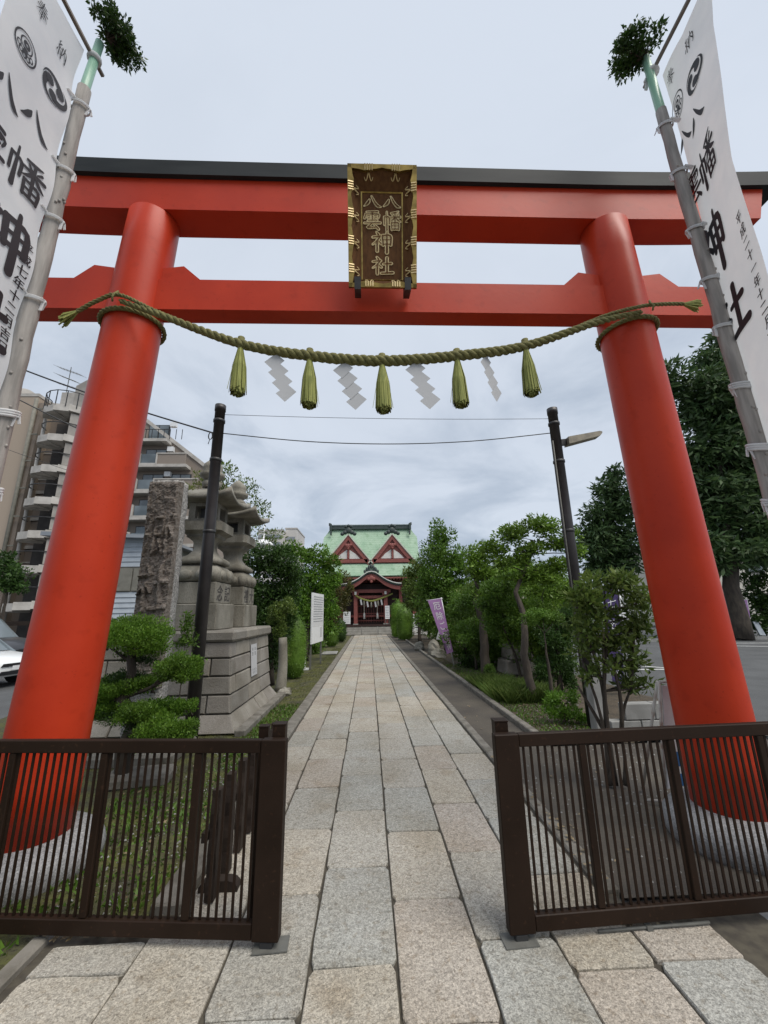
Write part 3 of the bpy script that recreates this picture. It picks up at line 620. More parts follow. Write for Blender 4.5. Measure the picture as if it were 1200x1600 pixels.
for i, x in enumerate((-1.05, -.475, .13, .768, 1.37)):
    z0 = rope_z(x)-.03; t = thing('straw_tassel', (x, RY, z0-.42), 'green '+TW[i], 'tassel', 'straw tassels hanging from the rope')
    mb = MB(); mb.tube([(x, RY, z0+.09), (x, RY, z0+.02), (x, RY, z0-.03)], [.03, .026, .024], 9); mb.build('tie', M['rope'], t)
    mb = MB()
    for k in range(330):
        a = random.uniform(0, 6.28); r = math.sqrt(random.random()); q = r*.022; l = random.uniform(.425, .46)-.03*r*r; b = r*random.uniform(.062, .074)
        p0 = Vector((x+q*math.cos(a), RY+q*math.sin(a), z0-.01)); p2 = Vector((x+b*math.cos(a)+.006, RY+b*math.sin(a), z0-l)); p1 = p0.lerp(p2, .45)+Vector((math.cos(a), math.sin(a), 0))*r*.014
        wv = Vector((-math.sin(a), math.cos(a), 0))*.0065
        mb.add([p0-wv*.6, p0+wv*.6, p1+wv, p1-wv, p2+wv, p2-wv], [(0, 1, 2, 3), (3, 2, 4, 5)])
    for k in range(4):
        a = random.uniform(0, 6.28); mb.bar((x+.05*math.cos(a), RY+.05*math.sin(a), z0-.18), (x+.09*math.cos(a), RY+.07*math.sin(a), z0-.42), .003)
    mb.build('straw_skirt', M['straw'], t, fixn=False)
SW = ['leftmost white zigzag paper streamer on the rope', 'white zigzag paper streamer just left of the middle tassel', 'white zigzag paper streamer just right of the middle tassel', 'narrow turned zigzag paper streamer, rightmost on the rope']
for i, (x, sxx, rot) in enumerate(((-.735, 1.05, .15), (-.165, 1.08, -.1), (.44, 1.1, .1), (1.03, .66, .6))):
    z0 = rope_z(x)-.02; a = .072; mb = MB(); px, pz = 0, 0; th = .0006
    dirs = 1 if i < 2 else (1 if i == 2 else 1)
    hang = [(0, 0)]
    for k in range(4):
        cxk, czk = (-.028+.034*k)*sxx, -.075-.096*k
        c0 = [(-.068, -.006), (.008, .070), (.068, .012), (-.006, -.072)]
        q = [(x+(cxk+u*sxx*1.15), RY+.0012*k+rot*u*.5, z0+czk+v*1.12) for u, v in c0]
        mb.add([p for p in q]+[(p[0], p[1]+th, p[2]) for p in q], [(0, 1, 2, 3), (7, 6, 5, 4), (0, 4, 5, 1), (1, 5, 6, 2), (2, 6, 7, 3), (3, 7, 4, 0)])
    mb.bar((x-.02*sxx, RY+.001, z0-.03), (x+.01, RY+.001, z0+.03), .05*sxx, .003, up=(0, 1, 0))
    tag(mb.build('paper_streamer', M['paper']), SW[i], 'paper streamer', 'paper streamers hanging from the rope')

# ------------------------------------------------------------------ BANNER POLES, BANNERS, SPRIGS
zsR = [1.5, 3.6, 3.88, 4.7, 5.48, 6.04, 6.4, 7.0]; anR = [27, 27, 26, 25, 18, 14, 9, 7]
def fL(t, z, d=0): # left banner: t = metres from the pole toward the street
    w_ = .016*math.sin(t*9+z*1.7)+.02*math.sin(z*2.3)*t+.022*math.exp(-t*9)*math.sin(z*7.8+1)
    return (-2.49+w_*.7+d, 2.52-t, z)
def fR(t, z, d=0):
    a = R(float(np.interp(z, zsR, anR))); w_ = .012*math.sin(t*8+z*1.9)
    return (2.893-t*math.sin(a)-(d+w_)*math.cos(a), 2.60-t*math.cos(a)+(d+w_)*math.sin(a), z)
def banner(name, f, side, label, W, ztop, zbot, pole_x):
    b = thing(name, (f(0, zbot)[0], 2.5, zbot), label, 'banner')
    mb = MB(); nu, nv = 18, 120
    mb.add([f(W*i/nu, ztop+(zbot-ztop)*j/nv-(.16*(1-abs(2*i/nu-1))**1.5*.35*max(0, 1-j/10)), 0) for j in range(nv+1) for i in range(nu+1)], [(j*(nu+1)+i, j*(nu+1)+i+1, (j+1)*(nu+1)+i+1, (j+1)*(nu+1)+i) for j in range(nv) for i in range(nu)], True)
    mb.build('cloth', M['cloth'], b, fixn=False); return b
def mapL(u, v, d): return fL(-u, v, d)     # u runs to the reader's right
def mapR(u, v, d): return fR(u, v, d)
bl = banner('shrine_banner', fL, -1, 'tall white shrine banner with black lettering on the left wooden pole', .62, 6.50, 1.9, -2.5)
br = banner('shrine_banner', fR, 1, 'tall white shrine banner dated Heisei 21 on the right wooden pole', .62, 6.60, 1.9, 2.85)
def crest_tomoe(mb, f, u, v, r):
    for k in range(3):
        a0 = 2*math.pi*k/3+.5; n = 22; o, i_ = [], []; dd = .006+k*.0004
        for q in range(n+1):
            t = q/n; a = a0+t*2.55; rc = r*(.47+.47*min(1, t*1.5)**.8); hw = r*(.30*(1-t)**1.25+.02)
            if rc+hw > r: rc = r-hw
            o.append((u+math.cos(a)*(rc+hw), v+math.sin(a)*(rc+hw))); i_.append((u+math.cos(a)*(rc-hw), v+math.sin(a)*(rc-hw)))
        for q in range(n): mb.add([f(*o[q], dd), f(*i_[q], dd), f(*i_[q+1], dd), f(*o[q+1], dd)], [(0, 1, 2, 3)])
        hc = (u+math.cos(a0)*r*.47, v+math.sin(a0)*r*.47)
        mb.add([f(hc[0]+math.cos(2*math.pi*q/20)*r*.31, hc[1]+math.sin(2*math.pi*q/20)*r*.31, dd+.0015) for q in range(20)], [tuple(range(20))])
def ringp(mb, f, u, v, ru, rv, w_, n=32, a0=0, a1=6.2832, d=.006):
    for q in range(n):
        A = [a0+(a1-a0)*(q+e_)/n for e_ in (0, 1)]
        mb.add([f(u+math.cos(A[0])*ru, v+math.sin(A[0])*rv, d), f(u+math.cos(A[0])*(ru-w_), v+math.sin(A[0])*(rv-w_), d), f(u+math.cos(A[1])*(ru-w_), v+math.sin(A[1])*(rv-w_), d), f(u+math.cos(A[1])*ru, v+math.sin(A[1])*rv, d)], [(0, 1, 2, 3)])
def crest_mon(mb, f, u, v, r):
    ringp(mb, f, u, v, r, r*1.15, .012); ringp(mb, f, u, v+.25*r, r*.55, r*.55, .010, 24, d=.0063); ringp(mb, f, u, v+.25*r, r*.3, r*.3, .02, 16, d=.0066)
    for k in range(5):
        a = math.pi*(1.15+.175*k); ringp(mb, f, u+math.cos(a)*r*.62, v+math.sin(a)*r*.72, r*.2, r*.24, .010, 12, d=.007+k*.0002)
    mb.add([f(u+x*r, v+y*r, .0082) for x, y in ((-.16, -.1), (.16, -.1), (.24, -.6), (-.24, -.6))], [(0, 1, 2, 3)])
def bigtext(b, f, sg, items, date, du, dv, ds, dst, tom, mon):
    for ch, u, v, w_, h_, ft in items: mb = MB(); brush(mb, ch, f, u, v, w_, h_, ft*1.28); mb.build('brush_character', M['ink'], b, fixn=False)
    for i, ch in enumerate(date): mb = MB(); print_text(mb, ch, f, du, dv-i*dst, ds, .024, d=.006); mb.build('date_character', M['ink'], b, fixn=False)
    mb = MB(); crest_tomoe(mb, f, *tom); mb.build('comma_crest', M['ink'], b, fixn=False)
    mb = MB(); crest_mon(mb, f, *mon); mb.build('leaf_crest', M['ink'], b, fixn=False)
bigtext(bl, mapL, 1, [('奉', -.40, 6.14, .10, .16, .9), ('納', -.17, 6.14, .11, .16, .9), ('八', -.22, 5.26, .26, .28, 1.15), ('八', -.47, 5.20, .26, .28, 1.15), ('幡', -.20, 4.77, .27, .33, 1.2), ('雲', -.47, 4.72, .25, .33, 1.2), ('神', -.26, 4.19, .40, .46, 1.25), ('社', -.27, 3.55, .40, .42, 1.25)],
        '平成七年十二月吉日', -.075, 4.24, .095, .105, (-.155, 5.72, .125), (-.43, 5.66, .10))
bigtext(br, mapR, 1, [('奉', .09, 6.42, .11, .15, .9), ('納', .36, 6.36, .11, .16, .9), ('八', .27, 5.62, .26, .28, 1.15), ('八', .05, 5.70, .22, .26, 1.15), ('幡', .27, 5.14, .30, .36, 1.25), ('雲', .015, 5.16, .22, .32, 1.2), ('神', .09, 4.47, .36, .50, 1.3), ('社', .10, 3.79, .44, .42, 1.3)],
        '平成二十一年十二月吉日', .49, 4.30, .095, .108, (.36, 5.95, .125), (.08, 6.06, .105))
def pole(x, lean, r0, r1, zt, label, sgn, tz, gtop, gx):
    p = thing('banner_pole', (x, 2.6, 0), label, 'pole', 'weathered wooden banner poles')
    px = lambda z: x+lean*(z-3)
    mb = MB(); zz_ = [zt*i/34 for i in range(35)]
    mb.tube([(px(z)+random.uniform(-.004, .004), 2.6+random.uniform(-.004, .004), z) for z in zz_], [(r0+(r1-r0)*z/zt)*random.uniform(.95, 1.06) for z in zz_], 14)
    for k in range(26):  # knots
        z = random.uniform(1.6, zt-.1); a = random.uniform(-2.9, .3); r = (r0+(r1-r0)*z/zt)
        mb.ball((px(z)+math.cos(a)*r, 2.6+math.sin(a)*r, z), (.011, .011, .014), 6, 4)
    mb.build('shaft', M['pole_wood'], p)
    mb = MB().tube([(px(zt-.35)+sgn*.0, 2.6, zt-.3), (px(zt), 2.6, zt), (gx, 2.6, gtop)], [.040, .038, .034], 14); mb.build('green_tube', M['green_tube'], p)
    return p, px
pL, pxL = pole(-2.505, .008, .064, .052, 6.15, 'weathered grey wooden banner pole left of the torii', -1, 6.5, 6.76, -2.44)
pR, pxR = pole(2.85, -.022, .062, .044, 6.12, 'weathered grey wooden banner pole right of the torii', 1, 6.6, 6.84, 2.765)
for p, x, z, f in ((pL, -2.455, 6.56, fL), (pR, 2.80, 6.66, fR)):
    a = Vector((x, 2.72, z-.02)); b = Vector(f(.70, z)); b.z = z+.02; mb = MB().bar(a, b, .028, .024); mb.build('cross_bar', M['grey_wood'], p)
    mb = MB().lathe([(.055, -.02), (.058, 0), (.055, .02)], (x, 2.6, z-.02), 14); mb.bar((x-.03, 2.62, z-.02), (x-.05, 2.66, z-.16), .03, .01); mb.bar((x-.03, 2.6, z-.02), (x-.07, 2.64, z-.10), .03, .01); mb.build('binding_strap', M['cloth'], p)
for b, px, zs, f, rr in ((bl, pxL, (5.93, 5.18, 4.68, 3.92, 2.98, 2.42), fL, .069), (br, pxR, (5.92, 5.35, 4.72, 4.20, 3.75, 3.22, 2.72, 2.3), fR, .056)):
    for z in zs:
        rz = rr*(1.06-.02*(z-3)); ang = R(18); n = 16; mb = MB()
        pts = [Vector((px(z)+math.cos(2*math.pi*k/n)*rz*1.04, 2.6+math.sin(2*math.pi*k/n)*rz*1.04, z+math.sin(2*math.pi*k/n)*.02)) for k in range(n+1)]
        for hh in (-.009, 0, .009): mb.tube([q+Vector((0, 0, hh*(1 if z > 3.5 else 2))) for q in pts], .0055 if z > 3.5 else .010, 6)
        q = f(.05, z); mb.bar((px(z), 2.6-rz, z), q, .035, .006)
        s_ = -1 if b is bl else 1
        kx = px(z)+(.07 if b is bl else -.06); mb.ball((kx, 2.62, z), (.014, .014, .013), 6, 4); mb.bar((kx, 2.61, z), (kx+random.uniform(-.02, .02), 2.6, z-.09), .022, .006); mb.bar((kx, 2.63, z), (kx+random.uniform(-.03, .03), 2.63, z-.06), .018, .006)
        mb.build('tie_strap', M['cloth'], b)
def sprig(x, z, sgn, label, sx, sz):
    t = thing('evergreen_sprig', (x, 2.6, z-.2), label, 'branch bundle', 'leafy branches topping the banner poles'); mb = MB(); cl = []
    for k in range(30):
        a = 2.4*k; q = math.sqrt((k+.5)/30)
        e_ = Vector((x+sgn*.01+q*sx*math.cos(a), 2.6+random.uniform(-.2, .2), z+q*sz*math.sin(a)))
        s_ = Vector((x-sgn*sx*.55, 2.6, z-sz*.75)); limb(mb, s_, e_, .006, .002, .1, 5, 4); cl.append((e_.x, e_.y, e_.z, .075, .06))
    V, F = leaf_arrays(cl, .046, .62, lumps=6, asp=.46, up=.2); npmesh('foliage', V, F, M['l_dark'], t)['kind'] = 'stuff'; mb.build('twig', M['bark'], t)
sprig(-2.325, 6.90, 1, 'dark leafy branch bundle atop the left banner pole', .11, .10)
sprig(2.64, 6.88, -1, 'dark leafy branch bundle atop the right banner pole', .17, .07)
# ------------------------------------------------------------------ GATE LEAVES
def gate(x_in, y_in, ang, sgn, label, n, mids, L):
    g = thing('swing_gate', (x_in, y_in, 0), label, 'gate', 'brown picket gates in front of the torii')
    ca, sa = math.cos(ang), math.sin(ang)
    def P(s_, d, z): return (x_in+sgn*s_*ca-d*sa*sgn*0, y_in+s_*sa+d, z)
    rz = math.atan2(sa, sgn*ca)
    def bx(mb, s0, s1, d0, d1, z0, z1, bev=.004):
        c = P((s0+s1)/2, (d0+d1)/2, (z0+z1)/2); mb.box(c, (abs(s1-s0), abs(d1-d0), z1-z0), rz, bev=bev); return mb
    bx(MB(), 0, .135, -.028, .028, .036, .935).build('end_post', M['brown'], g)
    bx(MB(), .03, .095, -.022, .022, .0, .034).build('foot', M['iron'], g)
    bx(MB(), .137, L, -.02, .02, .868, .933).build('top_rail', M['brown'], g)
    bx(MB(), .137, L, -.022, .022, .038, .108).build('bottom_rail', M['brown'], g)
    for s_ in mids: bx(MB(), s_-.02, s_+.02, -.016, .016, .109, .867).build('middle_post', M['brown'], g)
    bx(MB(), L+.002, L+.09, -.03, .03, .0, .94).build('hinge_post', M['brown'], g)
    first = None; s_ = .165
    while s_ < L-.02:
        if all(abs(s_-m) > .030 for m in mids):
            if first is None: first = bx(MB(), s_-.0065, s_+.0065, -.004, .004, .109, .867, 0).build('baluster', M['brown'], g); s0 = s_
            else:
                c = first.copy(); col.objects.link(c); dx = (s_-s0); c.location = (sgn*dx*ca, dx*sa, 0)
        s_ += .0415
    return g
gate(-.458, 2.457, R(5.6), -1, 'brown metal picket gate leaf standing open left of the stone path', 40, [.49, 1.03, 1.57], 1.93)
gate(.684, 2.425, R(2.4), 1, 'brown metal picket gate leaf standing open right of the stone path', 40, [.50, 1.03, 1.58], 2.0)
for x, y, h, w_, lb in ((-.517, 2.56, .985, .07, 'short square brown post behind the inner end of the left gate'), (-.625, 2.64, .955, .055, 'thin square brown post behind the top rail of the left gate'), (.757, 2.53, .975, .075, 'short square brown post behind the inner end of the right gate')):
    t = thing('gate_stop_post', (x, y, 0), lb, 'post', 'gate stop posts'); MB().box((x, y, h/2), (w_, w_, h), bev=.003).build('shaft', M['brown'], t); MB().box((x, y, h+.004), (w_+.004, w_+.004, .007)).build('cap', M['brown'], t)
for x, y, lb in ((-.50, 2.47, 'flat dark grey sheet under the left gate foot'), (.735, 2.42, 'flat dark grey sheet under the right gate foot')):
    tag(MB().box((x, y, .006), (.17, .10, .006), R(3)).build('dark_sheet', M['steel']), lb, 'floor plate', 'dark sheets under the gate feet')  # thin dark grey sheet lying flat on the paving under each gate foot
mb = MB().tube([(1.15, 2.44, .012), (1.75, 2.46, .012)], .008, 6); mb.box((1.42, 2.45, .012), (.03, .03, .02)); tag(mb.build('drop_rod', M['steel']), 'thin steel rod lying on the ground below the right gate', 'rod')
# picket barrier behind the left gate
pb = thing('picket_barrier', (-.93, 2.8, 0), 'dark wooden picket barrier standing end-on behind the left gate', 'barrier')
for i in range(7):
    y = 2.82+i*.25; mb = MB(); h = .575; K_ = 14
    sd_ = [(y-.035-.006*math.sin(k*1.3+i), .012+(h-.012)*k/K_) for k in range(K_+1)]+[(y+.035+.008*math.sin(k*1.7+i), .012+(h-.012)*k/K_) for k in range(K_, -1, -1)]
    mb.prism(sd_, -.955, -.905, axis='x'); mb.build('picket', M['wood_dark'], pb)
MB().box((-.975, 3.57, .34), (.03, 1.62, .05)).build('rail', M['wood_dark'], pb)
for y in (2.92, 4.2):
    MB().prism([(-1.03, .0), (-.80, .0), (-.80, .03), (-.82, .05), (-.86, .06), (-.97, .06), (-1.01, .05), (-1.03, .03)], y-.035, y+.035).build('rounded_foot', M['wood_dark'], pb)

# ------------------------------------------------------------------ INSCRIBED STONE PILLAR
st = thing('inscribed_stone', (-2.6, 5.4, 0), 'tall rough granite pillar with worn carved characters beside the left torii pillar', 'stone pillar')
mb = MB(); nx, nz = 8, 44
def stp(u, v, z):
    n_ = lambda a: math.sin(a*7.3+z*9.1)*.5+math.sin(a*3.1-z*17.7+u*11)*.5
    hw = .215-.012*(z/3.5); x = -2.755+u*hw; y = 5.42+v*(.09 if v < 0 else .15)
    return (x+.010*n_(z+v*2), y+.014*n_(u*4+z*2.2)*(1 if v < 0 else .5), z)
ringq = [(-1+2*i/6, -1) for i in range(7)]+[(1, -1+2*i/4) for i in range(1, 5)]+[(1-2*i/6, 1) for i in range(1, 7)]+[(-1, 1-2*i/4) for i in range(1, 4)]
nr = len(ringq); vs_ = []
for j in range(nz+1):
    z = .10+3.33*j/nz
    for u, v in ringq:
        c = .93 if abs(u) == 1 and abs(v) == 1 else 1; k = 1-.05*max(0, (j-nz+1)); p = stp(u*c*k, v*c*k, z); vs_.append((p[0], p[1], p[2]+random.uniform(-.01, .01)))
mb.add(vs_, [(j*nr+k, j*nr+(k+1) % nr, (j+1)*nr+(k+1) % nr, (j+1)*nr+k) for j in range(nz) for k in range(nr)]+[tuple(range(nz*nr, nz*nr+nr))], True)
o = mb.build('shaft', M['granite_rough'], st)
# sunk weathered panel with broken relief of the characters on the street face
mb = MB(); nx, nz = 26, 150; zb, zt_ = .75, 3.40
import mathutils.noise as mn
GM = {}
def glyph_h(u, z):
    h = 0
    for ch, zc, hh in (('郷', 2.66, .60), ('社', 1.97, .60)):
        vv = (z-zc)/hh+.5; uu = u/.36+.5
        if -.1 < vv < 1.1:
            for stt in GL[ch]:
                for a, b in zip(stt[:-1], stt[1:]):
                    ax, ay, bx_, by = a[0], a[1], b[0], b[1]; dx, dy = bx_-ax, by-ay; t = max(0, min(1, ((uu-ax)*dx+(vv-ay)*dy)/((dx*dx+dy*dy) or 1)))
                    d = math.hypot(uu-ax-dx*t, vv-ay-dy*t); w_ = (a[2]+(b[2]-a[2])*t)*.75
                    if d < w_: h = max(h, min(1, (w_-d)/w_*2))
    return h
vs_ = []
for j in range(nz+1):
    for i in range(nx+1):
        u = (-1+2*i/nx)*.195; z = zb+(zt_-zb)*j/nz
        g = glyph_h(u, z); b = mn.noise(Vector((u*14, z*14, .3))); b2 = mn.noise(Vector((u*40, z*40, 1.3)))
        edge = min(1, min(i, nx-i)/2, min(j, nz-j)/3); inz = 1/(1+math.exp(-(min(z-1.55, 3.0-z))*14))
        g *= max(0, min(1, .75+1.1*mn.noise(Vector((u*9, z*9, 7.3))))); y = 5.42-.15-.045*edge+inz*edge*(.048-.062*g)+.020*b*edge+.010*b2+.012*mn.noise(Vector((u*70, z*70, 2)))
        if i in (0, nx) or j in (0, nz): y = 5.36
        elif i in (1, nx-1): y = min(y, 5.285)
        vs_.append((-2.755+u*1.08, y, z))
mb.add(vs_, [(j*(nx+1)+i, j*(nx+1)+i+1, (j+1)*(nx+1)+i+1, (j+1)*(nx+1)+i) for j in range(nz) for i in range(nx)], False)
mb.build('carved_face', M['stele_face'], st, fixn=False)
MB().box((-2.70, 5.42, .04), (.95, .75, .14), bev=.03).build('plinth_slab', M['kerb'], st)
sl = MB().box((-2.32, 4.62, .04), (.62, .34, .12), R(8), bev=.03); tag(sl.build('stone_slab', M['kerb']), 'flat grey stone slab on the moss behind the left gate', 'stone slab')

# ------------------------------------------------------------------ STONE LANTERN TERRACE
ped = thing('lantern_terrace', (-3.3, 7.5, 0), 'long battered stone terrace of fitted blocks carrying two lanterns', 'stone terrace')
# battered profile: outset of the face from the top line, by height
prof = [(0, .215), (.215, .085), (.49, .055), (.75, .03), (1.0, .012), (1.215, 0)]
XR, YF, XL, YB = -2.075, 6.385, -4.6, 8.62
cr_ = [.0, .235, .485, .735, .985, 1.215]
def off(z): return float(np.interp(z, [p[0] for p in prof], [p[1] for p in prof]))
core_ = MB()
core_.add([(x, y, z) for z in (0, .215, .49, .75, 1.2) for o_ in (off(z)-.035,) for x, y in ((XL-o_, YF-o_), (XR+o_, YF-o_), (XR+o_, YB+o_), (XL-o_, YB+o_))], [(16, 17, 18, 19)]+[(k*4+i, k*4+(i+1) % 4, k*4+4+(i+1) % 4, k*4+4+i) for k in range(4) for i in range(4)])
core_.build('core', M['mortar'], ped)
def face_block(face, a0, a1, z0, z1, corner0=False, corner1=False):
    g = .009; d = .10; mb = MB(); o0, o1 = off(z0), off(z1); bz = random.uniform(.0, .012)
    a0 += g; a1 -= g; z0 += g; z1 -= g
    def p(a, z, dep, o_):
        q = o_-dep+bz
        if face == 'R': return (XR+q, a, z)
        if face == 'F': return (a, YF-q, z)
    ea0 = lambda o_: a0-(o_ if corner0 else 0); ea1 = lambda o_: a1+(o_ if corner1 else 0)
    b = .014
    out_ = [p(ea0(o0)+b, z0+b, 0, o0), p(ea1(o0)-b, z0+b, 0, o0), p(ea1(o1)-b, z1-b, 0, o1), p(ea0(o1)+b, z1-b, 0, o1)]
    mid = [p(ea0(o0), z0, b, o0), p(ea1(o0), z0, b, o0), p(ea1(o1), z1, b, o1), p(ea0(o1), z1, b, o1)]
    inn = [p(ea0(o0), z0, d, o0), p(ea1(o0), z0, d, o0), p(ea1(o1), z1, d, o1), p(ea0(o1), z1, d, o1)]
    mb.add(out_+mid+inn, [(0, 1, 2, 3)]+[(i, (i+1) % 4, (i+1) % 4+4, i+4) for i in range(4)]+[(i+4, (i+1) % 4+4, (i+1) % 4+8, i+8) for i in range(4)])
    mb.build('wall_block', M['wall_stone'], ped)
jr = [[.55, 1.15, 1.75], [.85, 1.55], [.20, .95, 1.35], [.15, .80, 1.2, 1.65], [.25, .95, 1.5]]
for r_ in range(5):
    z0, z1 = cr_[r_], cr_[r_+1]
    ys = [YF]+[YF+q for q in jr[r_]]+[YB]
    for i, (a, b) in enumerate(zip(ys[:-1], ys[1:])): face_block('R', a, b, z0, z1, i == 0, b == YB)
    xs = [XL]+[XL+.5*(k+1)+.25*(r_ % 2) for k in range(4)]+[XR]
    for a, b in zip(xs[:-1], xs[1:]): face_block('F', a, b, z0, z1, False, b == XR)
MBc = [(YF-.05, YF+.62), (YF+.62, YF+1.3), (YF+1.3, YB+.05)]
for a, b in MBc: MB().box((XR-.25, (a+b)/2, 1.30), (.62, b-a-.008, .17), bev=.035).build('coping_stone', M['wall_stone'], ped)
for a, b in ((XL, -3.5), (-3.5, XR-.57)): MB().box(((a+b)/2, YF+.25, 1.30), (b-a-.008, .6, .17), bev=.035).build('coping_stone', M['wall_stone'], ped)
MB().box((-3.6, YF+1.4, 1.29), (1.9, 1.6, .14)).build('deck_slab', M['wall_stone'], ped)
kb_ = [6.05, 6.9, 7.8, 8.7, 9.0]
for a, b in zip(kb_[:-1], kb_[1:]): MB().box((-1.77, (a+b)/2, .035), (.15, b-a-.01, .10), bev=.015).build('edge_stone', M['kerb'], ped)
# notice on the wall
nt_ = thing('paper_notice', (-2.03, 7.5, .8), 'white printed notice fixed to the stone terrace wall', 'notice'); mb = MB()
ny0, ny1, nz0, nz1 = 7.36, 7.72, .58, 1.10
def nf(u, v, d): z = nz0+v; u = u if d < .007 else u*1.5; return (XR+off(z)+.012+d, ny0+u, z)
mb.add([nf(u, v, d) for d in (0, .006) for u, v in ((0, 0), (ny1-ny0, 0), (ny1-ny0, nz1-nz0), (0, nz1-nz0))], [(0, 1, 2, 3), (7, 6, 5, 4), (0, 4, 5, 1), (1, 5, 6, 2), (2, 6, 7, 3), (3, 7, 4, 0)]); mb.build('sheet', M['paper'], nt_)
mb = MB()
for k, (u, v, s_) in enumerate([(.17, .44, .05), (.07, .44, .05), (.17, .36, .06), (.07, .36, .06)]+[(.19-.06*c_, .28-.045*r_, .034) for c_ in range(3) for r_ in range(6)]):
    for q in range(3): mb.add([nf(u-s_*.4, v-s_*.4+q*s_*.34, .0085), nf(u+s_*random.uniform(.1, .4), v-s_*.4+q*s_*.34, .0085), nf(u+s_*random.uniform(.2, .4), v-s_*.22+q*s_*.34, .0085), nf(u-s_*.4, v-s_*.24+q*s_*.34, .0085)], [(0, 1, 2, 3)])
mb.build('print', M['ink'], nt_, fixn=False)
def lantern(cx_, cy_, label, text):
    t = thing('stone_lantern', (cx_, cy_, 1.385), label, 'stone lantern', 'stone lanterns on the terrace')
    c = (cx_, cy_, 0)
    MB().box((cx_, cy_, 1.588), (.84, .84, .40), bev=.012).build('lower_block', M['lantern'], t)
    ib = MB().box((cx_, cy_, 1.96), (.72, .72, .335), bev=.012).build('inscribed_block', M['lantern'], t)
    mb = MB()
    def tf(u, v, d): return (cx_+.36+d, cy_+u, 1.96+v)
    for i, ch in enumerate(text): mb = MB(); print_text(mb, ch, tf, .17-.34*i, 0, .27, .02, d=.002); mb.build('carved_character', M['apt_dark'], ib, fixn=False)
    mb = MB().lathe([(.30, 2.13), (.37, 2.16), (.385, 2.24), (.365, 2.33), (.30, 2.40), (.26, 2.43)], c, 32, True)
    for sx in (-1, 1):
        for sy in (-1, 1): mb.ball((cx_+sx*.31, cy_+sy*.31, 2.25), (.10, .10, .12), 8, 6)
    for a in range(4):
        for k in (-1, 1):
            ux, uy = (math.cos(a*math.pi/2), math.sin(a*math.pi/2)); mb.ball((cx_+ux*.37-uy*k*.13, cy_+uy*.37+ux*k*.13, 2.25), (.06+.06*abs(uy), .06+.06*abs(ux), .085), 8, 6)
    mb.build('lotus_foot', M['lantern'], t)
    MB().lathe([(.335, 2.432), (.335, 2.50), (.30, 2.535), (.21, 2.59), (.155, 2.67), (.145, 2.74), (.165, 2.82), (.22, 2.87), (.26, 2.89)], c, 32, True).build('shaft', M['lantern'], t)
    MB().lathe([(.24, 2.892), (.26, 2.93), (.35, 2.98), (.35, 3.13), (.28, 3.135)], c, 32, True, smooth=False).build('platform', M['lantern'], t)
    mb = MB()
    for sx in (-1, 1):
        for sy in (-1, 1): mb.box((cx_+sx*.185, cy_+sy*.185, 3.30), (.11, .11, .325))
    for z in (3.17, 3.44): mb.box((cx_, cy_, z), (.47, .47, .065))
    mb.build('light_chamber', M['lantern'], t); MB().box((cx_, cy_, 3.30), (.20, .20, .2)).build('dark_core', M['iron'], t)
    # roof with upturned corners
    mb = MB(); n = 10
    def rp(i, j, top):
        u, v = -1+2*i/n, -1+2*j/n; e_ = max(abs(u), abs(v)); cn = (abs(u)*abs(v))**2.2
        if top: z = 3.865-.33*(e_**.75)+.13*cn
        else: z = 3.475+.10*cn*(e_**3)
        return (cx_+u*.52*(1+.06*cn), cy_+v*.52*(1+.06*cn), z)
    vs_ = [rp(i, j, 1) for j in range(n+1) for i in range(n+1)]+[rp(i, j, 0) for j in range(n+1) for i in range(n+1)]; q = (n+1)**2
    fs = []
    for j in range(n):
        for i in range(n): a = j*(n+1)+i; fs += [(a, a+1, a+n+2, a+n+1), (q+a+n+1, q+a+n+2, q+a+1, q+a)]
    for i in range(n):
        for a, b in ((i, i+1), (n*(n+1)+i+1, n*(n+1)+i), (((i+1)*(n+1)), i*(n+1)), (i*(n+1)+n, (i+1)*(n+1)+n)): fs.append((a, q+a, q+b, b))
    mb.add(vs_, fs, True).build('roof', M['lantern'], t)
    MB().lathe([(.15, 3.80), (.16, 3.90), (.12, 3.925), (.13, 3.95), (.20, 4.0), (.215, 4.06), (.17, 4.07), (.145, 4.09), (.17, 4.16), (.15, 4.24), (.08, 4.31), (.02, 4.36)], c, 20).build('finial', M['lantern'], t)
    return t
lantern(-2.78, 6.87, 'carved stone lantern nearer the street, marked with the memorial inscription', '記念')
lantern(-2.72, 8.10, 'carved stone lantern farther back on the terrace, right of the lamp pole', '大禮')

